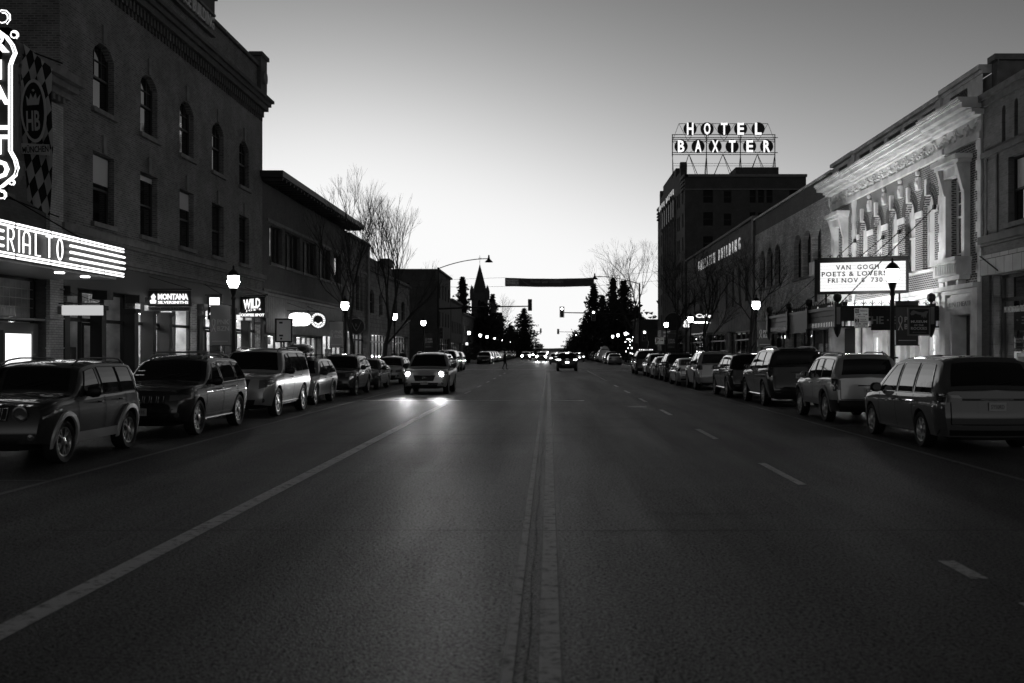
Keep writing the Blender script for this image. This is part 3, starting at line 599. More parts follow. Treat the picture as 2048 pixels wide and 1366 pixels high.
# ---- beyond the crossing, left
B = thing('corner_block', 'plain dark three storey brick block on the far left corner of the crossing', 'building', (-15, 147, 0))
tw = [(y, y+1.3, z_, z_+2.0) for y in (140, 144, 148, 152) for z_ in (5.2, 9.0)]
W_ = MB(); wall(W_, PLW, 138, 156, 0, 12.6, tw+[(139, 155, .12, 3.6)]); sw = [(x, x+1.2, z_, z_+2) for x in (-20, -24, -28) for z_ in (5.2, 9.0)]
wall(W_, PF(138), -40, -15, 0, 12.6, sw); shell(W_, -15, -40, 138, 156, 12.6, False); W_.build('wall', 'brick_hotel', B)
for o in tw: window(PLW, B, o, pane='pane_far')
for o in sw: window(PF(138), B, o, pane='pane_far')
c = MB(); c.fbox(PLW, 137.8, 156.1, 12.6, 12.85, -.3, .3); c.fbox(PF(138), -40, -15, 12.6, 12.84, -.3, .2); c.build('cornice', 'brick_dark', B)
storefront(PLW, B, 139, 155, 3.6, 6, light='shop_dim', z_tr=2.7, items=4, seed=41, depth=2)
def far_block(name, label, side, X, y0, y1, h, seed, m='brick_hotel', storeys=1, lightm='shop_bright'):
    P = PL(X) if side < 0 else PR(X); B = thing(name, label, 'building', (X, (y0+y1)/2, 0)); rnd = random.Random(seed); W_ = MB(); ops = []
    for k in range(storeys):
        y = y0+1.2
        while y < y1-2: ops.append((y, y+1.2, 4.6+k*3.4, 6.4+k*3.4)); y += 3.1
    xb = X+side*18
    wall(W_, P, y0, y1, 0, h, ops+[(y0+.6, y1-.6, .12, 3.1)]); shell(W_, X, xb, y0, y1, h); W_.build('wall', m, B)
    for o in ops: window(P, B, o, pane='window_lit' if rnd.random() < .06 else 'pane_far', mid=False)
    c = MB(); c.fbox(P, y0, y1, h, h+.25, -.3, .25); c.build('cornice', 'stone_trim', B)
    c = MB(); c.box(min(X, xb), max(X, xb), y0+.1, y1-.1, h-.3, h-.2); c.build('roof', 'roof_tar', B)
    storefront(P, B, y0+.6, y1-.6, 3.1, max(3, int((y1-y0)/3)), light=lightm, z_tr=9, items=4, seed=seed, strip=.18, depth=2)
    return B
far_block('shop_block', 'dark two storey shop block just past the corner block on the left', -1, -15, 157, 176, 9.6, 51, 'brick_hotel', 1)
far_block('shop_block', 'two storey shop block further along on the left, before the church', -1, -15, 177, 205, 8.2, 52, 'stone_block')
far_block('shop_block', 'long low shop block farthest away on the left', -1, -15, 206, 240, 6.2, 53)

# ---- church
B = thing('church', 'dark stone church with a tall pointed spire rising over the trees', 'church', (-17.6, 262, 0))
c = MB(); c.box(-19.7, -15.7, 260, 264, 0, 16.6); c.build('tower', 'brick_hotel', B)
for sx in (-19.7, -15.7):
    for sy in (260, 264): c = MB(); c.lathe([(.42, 14.8), (.42, 17.0), (.02, 18.6)], (sx, sy, 0), 8); c.build('pinnacle', 'brick_hotel', B)
c = MB(); c.lathe([(1.9, 16.6), (1.35, 18.8), (.08, 23.8)], (-17.7, 262, 0), 8); c.build('spire', 'tile_roof', B)
c = MB(); c.tube([(-17.7, 262, 23.7), (-17.7, 262, 26.2)], .05); c.tube([(-18.1, 262, 25.5), (-17.3, 262, 25.5)], .05); c.build('cross', 'black_metal', B)
c = MB(); c.prism([(-34, 0), (-19.7, 0), (-19.7, 7.5), (-26.8, 13), (-34, 7.5)], PF(261), -16, 0); c.build('nave', 'brick_hotel', B)
for z_ in (8.6, 12.6): c = MB(); c.prism([(-18.1, z_), (-17.3, z_), (-17.3, z_+1.6), (-17.7, z_+2.2), (-18.1, z_+1.6)], PF(260), .003, .03); c.build('window', 'pane_far', B)

# ================================================================ right row of buildings
PRW = PR(15.0)
# ---- gallery building nearest on the right
B = thing('gallery_building', 'brick gallery building nearest on the right with tiled band over its shop window', 'building', (15, 28, 0))
W_ = MB(); slots = [(Y_, Y_+.26, 8.75, 9.95, .13) for Y_ in (33.65, 32.75, 31.85, 30.95, 30.05)]; wn = [(30.2, 33.45, 6.0, 8.15), (25.5, 28.8, 6.0, 8.15)]
wall(W_, PRW, 18, 35.4, 0, 10.4, slots+wn+[(29.2, 34.55, .12, 4.38), (20, 28, .12, 4.38)], depth=.3); shell(W_, 15, 36, 18, 35.4, 10.4, True, True); W_.build('wall', 'brick_gallery', B)
sl = MB()
for o in slots: sl.fbox(PRW, o[0], o[1], o[2], o[3], -.3, -.28)
sl.build('niche', 'sign_dark', B)
for o in wn: window(PRW, B, o, cols=3, mid=True, fr='dark_wood', sill='stone_trim')
wb = MB()
for k in range(3): wb.fbox(PRW, 30.35+k*1.08, 31.1+k*1.08, 7.1, 8.05, -.24, -.22)
wb.build('blind', 'offwhite', B)
c = MB(); c.fbox(PRW, 18, 35.39, 10.4, 10.62, -.3, .22); c.fbox(PRW, 18, 35.39, 10.2, 10.4, 0, .1); c.build('parapet_coping', 'stone_trim', B)
c = MB(); c.fbox(PRW, 18, 35.38, 8.45, 8.62, 0, .1); c.fbox(PRW, 18, 35.38, 5.5, 5.75, 0, .2); c.fbox(PRW, 18, 35.38, 5.42, 5.5, 0, .1)
c.fbox(PRW, 34.2, 34.32, 5.8, 8.4, 0, .05); c.fbox(PRW, 35.0, 35.1, 5.8, 8.4, 0, .05); c.build('string_course', 'stone_band', B)
c = MB(); c.fbox(PRW, 34.33, 34.99, 5.95, 8.3, 0, .03); c.build('brick_panel', 'brick_pale', B)
c = MB(); c.fbox(PRW, 18, 35.37, 4.42, 5.1, 0, .12); c.build('tile_band', 'tile_terracotta', B)
c = MB(); c.tube([(14.85, 35.3, 5.1), (14.85, 33.9, 4.5)], .02); c.build('stay_rod', 'black_metal', B)
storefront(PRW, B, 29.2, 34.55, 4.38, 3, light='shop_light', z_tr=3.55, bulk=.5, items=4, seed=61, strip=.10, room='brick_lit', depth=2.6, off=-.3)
storefront(PRW, B, 20, 28, 4.38, 4, light='shop_light', z_tr=3.55, bulk=.5, items=4, seed=62, strip=.12, depth=2.6)
letters('lettering', 'MONTANA TRAILS', PRW, 34.35, 32.95, 3.12, 3.32, -.28, .01, 'offwhite', B)
letters('lettering', 'GALLERY', PRW, 32.7, 31.6, 3.12, 3.32, -.28, .01, 'offwhite', B)
c = MB(); c.fbox(PRW, 34.7, 35.3, .12, 4.4, 0, .08); c.build('pilaster', 'brick_dark', B)
for y in (33.9, 31.6): c = MB(); c.fbox(PRW, y-.16, y+.16, 1.3, 1.7, -1.2, -1.05); c.build('table_lamp', 'bulb', B)

# ---- ornate theatre
B = thing('ornate_theatre', 'ornate white trimmed brick theatre with five arched windows on the right', 'building', (15, 44.8, 0))
ctr = [40.45, 42.55, 44.65, 46.75, 48.85]; aw = [(y-.62, y+.62, 5.05, 8.0, .58) for y in ctr]; pw = [(36.75, 38.15, 5.35, 8.2), (51.6, 53.0, 5.35, 8.2)]
W_ = MB(); wall(W_, PRW, 35.41, 54.2, 4.2, 9.2, aw+pw, depth=.28); W_.build('wall', 'brick_theatre', B)
W_ = MB(); shell(W_, 15, 40, 35.41, 54.2, 9.6); wall(W_, PRW, 35.41, 54.2, 0, 4.2, [(36.3, 37.9, .12, 3.15), (39.2, 41.3, .12, 3.0), (42.0, 42.9, .12, 2.9), (44.2, 45.3, .12, 2.9), (46.2, 48.4, .12, 3.0), (50, 53.5, .12, 3.0)], depth=.5); W_.build('ground_floor_wall', 'stone_white', B)
for o in aw:
    f = window(PRW, B, o, depth=.2, fr='white_paint', pane='pane_curtain', t=.08)
    k = MB(); cy = (o[0]+o[1])/2; k.fbox(PRW, cy-.11, cy+.11, 7.97, 8.6, -.1, .14); k.build('keystone', 'stone_white', f)
    ar = MB(); n = 14
    for (ra, rb, dd) in ((.58, .68, .04), (.74, .84, .025), (.90, 1.0, .012)):
        for i in range(n):
            a0 = math.pi*i/n; a1 = math.pi*(i+1)/n; 
            q = [PRW(cy+r*math.cos(a), 7.45+r*math.sin(a), d_) for r, a, d_ in ((ra, a0, 0), (rb, a0, 0), (rb, a1, 0), (ra, a1, 0), (ra, a0, dd), (rb, a0, dd), (rb, a1, dd), (ra, a1, dd))]; ar.hexa(q)
    ar.build('arch_moulding', 'brick_dark', f)
c = MB()
for y in [39.4]+[a+1.05 for a in ctr]: c.fbox(PRW, y-.425 if y > 39.5 else y, min(y+.425, 49.9), 7.22, 7.47, -.24, .05)
c.fbox(PRW, 39.3, 50.0, 4.95, 5.05, 0, .08); c.build('impost_band', 'stone_white', B)
for y in [a+1.05 for a in ctr[:-1]]:
    c = MB(); c.fbox(PRW, y-.18, y+.18, 8.35, 8.85, 0, .1); c.lathe([(.1, 0), (.12, .12), (0, .2)], PRW(y, 8.95, .05), 8); c.lathe([(.13, -.12), (.1, -.16)], PRW(y, 8.6, .0), 10, axis='x'); c.build('cartouche', 'stone_white', B)
for yy, s in ((35.42, 1), (39.0, 0), (50.25, 0), (54.18, -1)):
    q = MB(); z_ = 4.2; k = 0
    while z_ < 9.15:
        h = min(.36, 9.2-z_); wd = .42 if k % 2 else .28
        if s == 1: q.fbox(PRW, yy, yy+wd, z_, z_+h-.006, 0, .07)
        elif s == -1: q.fbox(PRW, yy-wd, yy, z_, z_+h-.006, 0, .07)
        else: q.fbox(PRW, yy-wd*.75, yy+wd*.75, z_, z_+h-.006, 0, .07)
        z_ += h; k += 1
    q.build('quoin', 'stone_white', B)
c = MB(); c.fbox(PRW, 35.41, 54.25, 9.2, 9.45, 0, .12); c.fbox(PRW, 38.6, 39.4, 9.2, 9.45, .12, .2); c.fbox(PRW, 35.41, 54.2, 9.45, 10.0, -.3, .06); c.build('architrave', 'stone_white', B)
fr = MB(); y = 35.6; rnd = random.Random(5)
while y < 54.1:
    for k in range(7):
        t = k/6; zz = 9.87-.28*math.sin(math.pi*t); fr.lathe([(0, -.07), (.055+.03*rnd.random(), 0), (0, .07)], PRW(y+t*.85, zz+rnd.uniform(-.03, .03), .1), 5)
    for k in range(5): fr.lathe([(0, -.1), (.04+.03*rnd.random(), 0), (0, .08)], PRW(y+.92+rnd.uniform(-.05, .05), 9.85-.08*k, .11), 5)
    y += 1.05
fr.build('frieze_garland', 'stone_white', B)
c = MB()
for a, b, e in ((35.41, 54.35, 0), (35.3, 39.3, .12), (50.1, 54.45, .12)):
    for z0, z1, d_ in ((10.0, 10.1, .2), (10.1, 10.2, .32), (10.24, 10.42, .66), (10.42, 10.5, .74), (10.5, 10.6, .8)): c.fbox(PRW, a-e*.1, b+e*.1, z0+e*.01, z1-.002+e*.01, 0, d_+e)
    y = a+.1
    if not e:
        while y < b: c.fbox(PRW, y, y+.09, 10.2, 10.242, .2, .55); y += .18
c.build('cornice', 'stone_white', B)
pp = [(51.5, 53.1), (47.9, 49.5), (45.85, 47.5), (43.7, 45.4), (41.7, 43.3), (39.6, 41.2), (36.7, 38.3)]
c = MB(); wall(c, PRW, 35.41, 54.2, 10.6, 11.45, [(a, b, 10.78, 11.28) for a, b in pp], depth=.12); c.box(15.35, 15.5, 35.41, 54.2, 9.6, 11.45)
for a, b, z_ in ((35.41, 39.1, 11.58), (39.1, 50.3, 11.45), (50.3, 54.2, 11.5)): c.fbox(PRW, a, b, z_, z_+.17, -.5, .14)
c.fbox(PRW, 35.41, 39.1, 11.45, 11.58, -.3, .04); c.fbox(PRW, 39.0, 39.5, 10.62, 11.5, 0, .1); c.fbox(PRW, 50.0, 50.5, 10.62, 11.5, 0, .1)
c.build('parapet', 'stone_white', B)
lt = MB()
for a, b in pp:
    n = 8
    for i in range(n):
        u0 = a+(b-a)*i/n; u1 = a+(b-a)*(i+1)/n
        for j in range(3):
            v0 = 10.78+.5*j/3; v1 = 10.78+.5*(j+1)/3; t = .02
            lt.hexa([PRW(u0-t, v0, -.1), PRW(u0+t, v0, -.1), PRW(u0+t, v0, -.04), PRW(u0-t, v0, -.04), PRW(u1-t, v1, -.1), PRW(u1+t, v1, -.1), PRW(u1+t, v1, -.04), PRW(u1-t, v1, -.04)])
            lt.hexa([PRW(u1-t, v0, -.1), PRW(u1+t, v0, -.1), PRW(u1+t, v0, -.045), PRW(u1-t, v0, -.045), PRW(u0-t, v1, -.1), PRW(u0+t, v1, -.1), PRW(u0+t, v1, -.045), PRW(u0-t, v1, -.045)])
lt.build('lattice', 'stone_trim', B)
lb = MB()
for a, b in pp: lb.fbox(PRW, a, b, 10.78, 11.28, -.14, -.125)
lb.build('lattice_backing', 'sign_dark', B)
c = MB(); c.box(15.3, 16.4, 34.9, 35.39, 10.2, 11.75); c.box(15.15, 16.55, 34.8, 35.4, 11.75, 11.95); c.build('end_pier', 'stone_trim', B)
c = MB(); c.box(15.5, 40, 35.5, 54.1, 9.9, 10); c.build('roof', 'roof_tar', B)
for i, (a, b, z0, z1) in enumerate(pw):
    f = window(PRW, B, (a, b, z0, z1), depth=.2, fr='white_paint', pane='pane_dark', munt=(3, 3), t=.1)
    h = MB(); h.fbox(PRW, a-.3, a-.02, 5.2, 8.2, 0, .22); h.fbox(PRW, b+.02, b+.3, 5.2, 8.2, 0, .22); h.fbox(PRW, a-.3, b+.3, 8.2, 8.55, 0, .3); h.fbox(PRW, a-.42, b+.42, 8.55, 8.68, 0, .5); h.fbox(PRW, a-.5, b+.5, 8.68, 8.85, 0, .62)
    for u in (a-.28, b+.06):
        h.hexa([PRW(u, 7.6, 0), PRW(u+.22, 7.6, 0), PRW(u+.22, 7.6, .26), PRW(u, 7.6, .26), PRW(u, 8.54, 0), PRW(u+.22, 8.54, 0), PRW(u+.22, 8.54, .5), PRW(u, 8.54, .5)])
    h.build('hood_moulding', 'stone_white', f)
    bl = MB(); bl.fbox(PRW, a-.45, b+.45, 5.05, 5.2, 0, .62); bl.fbox(PRW, a-.4, b+.4, 4.55, 5.05, 0, .55); bl.fbox(PRW, a-.3, b+.3, 4.4, 4.55, 0, .4); bl.fbox(PRW, a+.1, a+.3, 4.2, 4.4, 0, .28); bl.fbox(PRW, b-.3, b-.1, 4.2, 4.4, 0, .28)
    for k in range(9): bl.fbox(PRW, a-.3+k*.22, a-.22+k*.22, 4.62, 4.98, .55, .58)
    bl.build('balcony_box', 'stone_white', f)
c = MB(); c.fbox(PRW, 35.41, 54.2, 4.05, 4.22, 0, .35); c.fbox(PRW, 35.41, 54.2, 3.9, 4.05, 0, .2); c.fbox(PRW, 35.6, 38.8, 3.3, 3.8, 0, .1)
for y in (35.45, 38.35, 41.5, 43.2, 45.5, 49, 53.6): c.fbox(PRW, y, y+.55, .12, 3.9, 0, .18)
c.build('ground_floor_trim', 'stone_white', B)
letters('lettering', 'ELLEN THEATRE', PRW, 38.5, 35.9, 3.45, 3.62, .1, .012, 'sign_grey', B)
for a, b, z_ in ((39.2, 41.3, 3.0), (46.2, 48.4, 3.0)):
    for u in (a, (a+b)/2):
        d = MB(); e = u+(b-a)/2; d.ring(PRW, u+.02, e-.02, .14, z_-.35, .2, -.38, -.3)
        for k in range(1, 3): d.fbox(PRW, u+(e-u)*k/3-.02, u+(e-u)*k/3+.02, .34, z_-.55, -.36, -.32)
        for k in range(1, 4): d.fbox(PRW, u+.22, e-.22, .34+k*.5, .38+k*.5, -.36, -.325)
        dd = d.build('door', 'white_paint', B); g = MB(); g.fbox(PRW, u+.1, e-.1, .2, z_-.4, -.37, -.36); g.build('pane', 'shop_dim', dd)
    d = MB(); d.fbox(PRW, a, b, z_-.34, z_, -.4, -.3); d.build('door_head', 'offwhite', B)
c = MB(); c.fbox(PRW, 36.3, 37.9, .12, 3.15, -.5, -.45); c.fbox(PRW, 42, 42.9, .12, 2.9, -.5, -.45); c.fbox(PRW, 44.2, 45.3, .12, 2.9, -.5, -.45); c.fbox(PRW, 50, 53.5, .12, 3, -.5, -.45); c.build('door', 'dark_wood', B)
c = MB(); c.ring(PRW, 36.15, 38.05, .12, 3.3, .14, 0, .08); c.build('door_surround', 'stone_white', B)

# canopy
C_ = thing('theatre_canopy', 'black iron entrance canopy with crested edge and lantern finials on the ornate theatre', 'canopy', (13, 45, 2.7))
x0, x1, y0, y1 = 11.0, 14.9, 39.0, 51.0
c = MB(); c.box(x0+.1, x1, y0+.1, y1-.1, 3.28, 3.5); c.build('deck', 'sign_dark', C_)
PN = PF(y0); PS = lambda u, v, d=0: (x0-d, u, v)
c = MB()
for P, a, b in ((PN, x0, x1), (PS, y0, y1)):
    c.fbox(P, a, b, 3.42, 3.55, -.08, .1); c.fbox(P, a, b, 2.98, 3.42, -.06, .02); c.fbox(P, a, b, 2.72, 2.78, -.05, .03)
    u = a
    while u < b: c.fbox(P, u, u+.04, 2.78, 2.98, -.03, .03); u += .24
c.fbox(PN, 12.25, 13.9, 2.62, 3.42, .02, .07); c.fbox(PS, 43.2, 46.8, 2.62, 3.42, .02, .07)
for y in (43.2, 46.8): c.fbox(PS, y-.1, y+.1, 2.6, 3.6, 0, .12)
c.build('valance', 'black_metal', C_)
c = MB()
for P, a, b in ((PN, x0+.35, 12.2), (PN, 13.95, x1-.4), (PS, y0+.4, 43.0), (PS, 47, y1-.2)):
    u = a+.03
    while u < b: c.fbox(P, u, u+.17, 2.79, 2.97, -.02, -.01); u += .24
c.build('glass_panel', 'sign_soft', C_)
c = MB()
def fleur(P, u, z0):
    c.fbox(P, u-.012, u+.012, z0, z0+.22, -.02, .0)
    for s in (-1, 1): c.tube([P(u, z0+.04, -.01), P(u+s*.08, z0+.16, -.01), P(u+s*.11, z0+.08, -.01)], .012, 4)
u = x0+.3
while u < x1: fleur(PN, u, 3.55); u += .34
u = y0+.4
while u < y1: fleur(PS, u, 3.55); u += .34
for i in range(60):
    u = y0+.2+i*.19; c.fbox(PS, u, u+.05, 3.18, 3.23, .021, .03)
c.build('cresting', 'black_metal', C_)
for (px, py) in ((x0-.02, y0-.02), (x1-.35, y0-.02), (x0-.02, 43.2), (x0-.02, 46.8), (x0-.02, y1)):
    c = MB(); c.box(px-.13, px+.13, py-.13, py+.13, 2.75, 3.62); c.lathe([(.02, 2.35), (.1, 2.5), (.16, 2.75)], (px, py, 0), 8); c.lathe([(.05, 3.62), (.05, 3.68), (.14, 3.76), (.17, 3.87), (.14, 3.98), (.02, 4.05)], (px, py, 0), 12); lp = c.build('lantern_post', 'black_metal', C_, smooth=True)
c = MB()
for (px, py) in ((x0-.02, y0-.02), (x1-.35, y0-.02)): c.fbox(PF(py-.13), px-.07, px+.07, 2.85, 3.5, 0, .01)
c.build('lantern_glass', 'sign_grey', C_)
letters('lettering', 'THE · ELLEN', PN, 12.0, 14.1, 2.86, 3.15, .075, .02, 'sign_grey', C_, bold=.02)
for i in range(5):
    for x in (12.0, 13.6): c = MB(); c.lathe([(.13, 3.24), (.13, 3.275)], (x, y0+1.2+i*2.3, 0), 12); c.build('downlight', 'canopy_bulb', C_)
def chain(name, p, q, label):
    p = Vector(p); q = Vector(q); L = (q-p).length; n = int(L/.16); c = MB(); d = (q-p)/n
    for i in range(n): c.tube([p+d*i, p+d*(i+.78)], .022, 4)
    c.tube([p, q], .01, 4); c.lathe([(.1, -.05), (.1, .05)], tuple(q), 8, axis='x'); return tag(c.build(name, 'black_metal'), label, 'chain', 'support chains of the theatre canopy')
chain('support_chain', (11.2, 39.6, 3.6), (14.9, 39.6, 7.4), 'black support chain at the near end of the theatre canopy')
chain('support_chain', (11.2, 43.4, 3.6), (14.9, 43.6, 6.9), 'black support chain behind the theatre readerboard, right of two')
chain('support_chain', (11.2, 46.6, 3.6), (14.9, 45.7, 6.9), 'black support chain behind the theatre readerboard, left of two')
chain('support_chain', (11.2, 50.7, 3.6), (14.9, 49.9, 7.2), 'black support chain at the far end of the theatre canopy')
# readerboard
RB = thing('readerboard', 'lit white letter board above the theatre canopy announcing a film night', 'sign', (12.9, 42.5, 3.6))
def PRB(u, v, d=0):  # from (11.2,43.0) to (14.6,41.6)
    L = math.hypot(3.4, 1.2); ux, uy = 3.4/L, -1.2/L; return (11.25+ux*u+uy*d, 42.9+uy*u-ux*d, v)
Lb = math.hypot(3.4, 1.2)
c = MB(); c.fbox(PRB, 0, Lb, 4.2, 5.62, -.25, 0); c.ring(PRB, 0, Lb, 4.2, 5.62, .11, 0, .07); c.fbox(PRB, -.12, -.005, 3.9, 5.66, -.25, .06); c.fbox(PRB, 0, Lb, 5.63, 5.72, -.2, .05); c.build('cabinet', 'sign_dark', RB)
c = MB(); c.fbox(PRB, .115, Lb-.115, 4.315, 5.505, .003, .02); c.build('lit_panel', 'marquee_face', RB)
c = MB()
for k in range(1, 9): c.fbox(PRB, .115, Lb-.115, 4.315+k*.132, 4.321+k*.132, .021, .026)
c.build('letter_rail', 'sign_grey', RB)
letters('lettering', 'VAN  GOGH', PRB, .75, 2.45, 5.2, 5.4, .027, .01, 'sign_dark', RB, bold=.022, spacing=1.25)
letters('lettering', 'POETS & LOVERS FS', PRB, .17, 3.2, 4.93, 5.13, .027, .01, 'sign_dark', RB, bold=.022, spacing=1.2)
letters('lettering', 'FRI NOV 8  730 PM', PRB, .42, 3.1, 4.66, 4.86, .027, .01, 'sign_dark', RB, bold=.022, spacing=1.2)
c = MB(); q = 0.1
def fl2(u):
    c.fbox(PRB, u-.012, u+.012, 5.72, 5.9, -.1, -.08)
    for s in (-1, 1): c.tube([PRB(u, 5.74, -.09), PRB(u+s*.08, 5.85, -.09), PRB(u+s*.11, 5.78, -.09)], .012, 4)
while q < Lb: fl2(q); q += .4
c.build('cresting', 'black_metal', RB)
c = MB()
for u in (.3, Lb-.4): c.fbox(PRB, u, u+.08, 3.5, 4.2, -.15, -.07)
c.build('post', 'black_metal', RB)
# floodlights on the canopy roof that wash the arches
for k, (fy, en, lb_) in enumerate(((44.9, 105, 'middle'), (40.4, 70, 'near'), (49.6, 80, 'far'))):
    c = MB(); c.box(11.55, 11.75, fy-.12, fy+.12, 3.62, 3.78); c.box(11.62, 11.68, fy-.03, fy+.03, 3.5, 3.62)
    f = tag(c.build('floodlight', 'black_metal'), '%s small black floodlight on the theatre canopy deck, washing the brick front' % lb_, 'floodlight', 'floodlights on the canopy')
    g = MB(); g.box(11.76, 11.775, fy-.1, fy+.1, 3.64, 3.76); g.build('lens', 'sign_white', f)
    ld = bpy.data.lights.new('flood_lamp', 'SPOT'); ld.energy = en*9; ld.spot_size = R_(150); ld.spot_blend = .8; ld.shadow_soft_size = .08
    lo = bpy.data.objects.new('flood_lamp', ld); col.objects.link(lo); lo.parent = f; lo.location = (11.85, fy, 3.8)
    lo.rotation_euler = Vector((3.2, 0, 3.6)).to_track_quat('-Z', 'Y').to_euler()

# ---- rough brick building with arched triple windows
B = thing('rough_brick_building', 'rough brick building with groups of three arched windows beyond the ornate theatre', 'building', (15, 64.4, 0))
tw = [(60.9, 62.7), (58.65, 60.45), (56.4, 58.2), (71.1, 72.8), (68.7, 70.5), (66.4, 68.1)]; tw = [(a, b, 6.2, 8.85, .55) for a, b in tw]
W_ = MB(); wall(W_, PRW, 54.21, 74.6, 0, 10.2, tw+[(55, 64, .12, 3.1), (65, 74, .12, 3.1)]); W_.build('wall', 'brick_rough', B)
W_ = MB(); shell(W_, 15, 38, 54.21, 74.6, 11.3); wall(W_, PRW, 54.21, 74.6, 10.2, 11.3, []); W_.build('upper_wall', 'brick_dark', B)
c = MB(); c.fbox(PRW, 54.21, 74.7, 11.3, 11.42, -.3, .12); c.build('parapet_coping', 'stone_white', B)
for o in tw: window(PRW, B, o, fr='dark_wood', sill='stone_trim', depth=.3)
c = MB(); c.box(15.1, 38, 54.3, 74.5, 10.7, 10.8); c.build('roof', 'roof_tar', B)
c = MB(); c.box(14.55, 15.2, 56.6, 57.3, 6.0, 6.75); c.build('air_conditioner', 'offwhite', B)
c = MB(); c.prism([(13.2, 3.0), (15, 3.0), (15, 4.4), (14.7, 4.35), (13.8, 3.9)], PF(54.8), -9, 0); c.build('awning', 'sign_dark', B)
storefront(PRW, B, 55, 64, 3.1, 4, light='shop_dim', z_tr=9, items=5, seed=71, depth=2.4); storefront(PRW, B, 65, 74, 3.1, 4, light='shop_light', z_tr=9, items=5, seed=72, depth=2.4, strip=.15)
# ---- lettered building
B = thing('lettered_building', 'plain rendered building with raised metal letters along its parapet beyond the rough brick', 'building', (15, 93, 0))
tw = [(77, 78.3, 5.6, 8.2), (80, 80.9, 5.4, 8.3), (83, 83.9, 5.4, 8.3), (86, 86.9, 5.4, 8.3), (91, 92.2, 5.6, 8.2), (95, 96.2, 5.6, 8.2), (100, 101.2, 5.6, 8.2), (105, 106.2, 5.6, 8.2)]
W_ = MB(); wall(W_, PRW, 74.61, 111, 0, 11.5, tw+[(75.6, 86, .12, 3.4), (87, 98, .12, 3.4), (99, 110, .12, 3.4)]); shell(W_, 15, 40, 74.61, 111, 11.5); W_.build('wall', 'stucco', B)
for o in tw: window(PRW, B, o, fr='dark_wood')
c = MB(); c.fbox(PRW, 74.6, 111.1, 11.5, 11.68, -.3, .2); c.fbox(PRW, 74.61, 75.2, 0.12, 11.5, 0, .15); c.fbox(PRW, 74.7, 111, 9.0, 9.12, 0, .08); c.build('coping', 'stone_trim', B)
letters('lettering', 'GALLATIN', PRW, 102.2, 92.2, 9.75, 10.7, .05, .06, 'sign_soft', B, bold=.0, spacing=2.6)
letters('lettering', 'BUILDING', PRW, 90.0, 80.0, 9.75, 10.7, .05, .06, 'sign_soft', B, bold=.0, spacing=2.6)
c = MB(); c.box(15.1, 40, 74.7, 110.9, 11.0, 11.1); c.build('roof', 'roof_tar', B)
c = MB(); c.fbox(PRW, 87.5, 97.5, 3.3, 3.42, .0, 1.6); c.build('shop_canopy', 'grey_metal', B)
storefront(PRW, B, 75.6, 86, 3.4, 5, light='shop_light', z_tr=2.7, items=5, seed=73, depth=2.4, strip=.15); storefront(PRW, B, 87, 98, 3.4, 5, light='shop_bright', z_tr=2.7, items=5, seed=74, depth=2.4, strip=.3); storefront(PRW, B, 99, 110, 3.4, 5, light='shop_bright', z_tr=2.7, items=5, seed=75, depth=2.4, strip=.2)

# ---- hotel
HX = 17.8; PH = PR(HX); HY0, HY1 = 134.2, 167.5
B = thing('hotel_building', 'dark seven storey brick hotel with stepped parapet carrying the roof sign', 'hotel', (HX, 150.8, 0))
ops = []
for k in range(6):
    z_ = 5.6+k*3.15
    for y in (135.7, 139.4, 141.0, 160.2, 161.8, 165.2): ops.append((y, y+1.0, z_, z_+1.9))
    for y in (144.6, 147.4, 150.2, 153.0, 155.8): ops.append((y, y+1.3, z_, z_+2.2))
W_ = MB(); wall(W_, PH, HY0, HY1, 0, 24.6, ops+[(136, 166, .12, 3.6)])
sops = [(x, x+w2, z_, z_+h2) for z_ in (5.6, 8.75, 11.9, 15.05, 18.2, 21.2) for x, w2, h2 in ((20.2, 1.3, 1.8), (22.9, 1.0, 1.6), (26.3, .8, 1.8), (27.4, .8, 1.8), (28.5, .8, 1.8), (31.5, 1.2, 1.8)) if z_ < 21.5]
wall(W_, PF(HY0), HX, 33.7, 0, 24.6, sops); shell(W_, HX, 33.7, HY0, HY1, 24.6, False)
for a, b, z_ in ((138.0, 164.5, 26.1), (143.5, 159.5, 27.4)): W_.fbox(PH, a, b, 24.6 if z_ < 27 else 26.1, z_, -.8, .02)
W_.build('wall', 'brick_hotel', B)
rnd = random.Random(2)
for o in ops: window(PH, B, o, pane='pane_far', mid=False)
for i, o in enumerate(sops): window(PF(HY0), B, o, pane='pane_far')
c = MB(); c.fbox(PF(HY0), HX, 33.8, 24.6, 24.95, -.4, .2); c.fbox(PF(HY0), HX, 33.7, 22.9, 23.05, 0, .12); c.fbox(PH, HY0-.2, 137.9, 24.6, 24.95, -.4, .2); c.fbox(PH, 164.6, HY1, 24.6, 24.95, -.4, .2)
for z_ in (23.0, 23.5, 24.0): c.fbox(PH, HY0, 137.4, z_, z_+.22, 0, .2); c.fbox(PH, 164.8, HY1, z_, z_+.22, 0, .2)
c.build('cornice', 'stone_trim', B)
c = MB(); c.box(24.8, 30.5, 136, 141, 24.0, 26.2); c.build('penthouse', 'brick_hotel', B)
c = MB(); c.box(HX+.05, 33.6, HY0+.1, HY1-.1, 24.0, 24.1); c.build('roof', 'roof_tar', B)
for y in (144.1, 146.6, 149.4, 152.2, 155.0, 157.8): c = MB(); c.fbox(PH, y, y+.35, 5, 23.2, 0, .3); c.lathe([(.1, 20), (.2, 20.3), (.1, 20.6)], PH(y+.17, 0, .35), 6); c.lathe([(.1, 23.2), (.22, 23.5), (.02, 24)], PH(y+.17, 0, .35), 6); c.build('pilaster', 'stone_band', B)
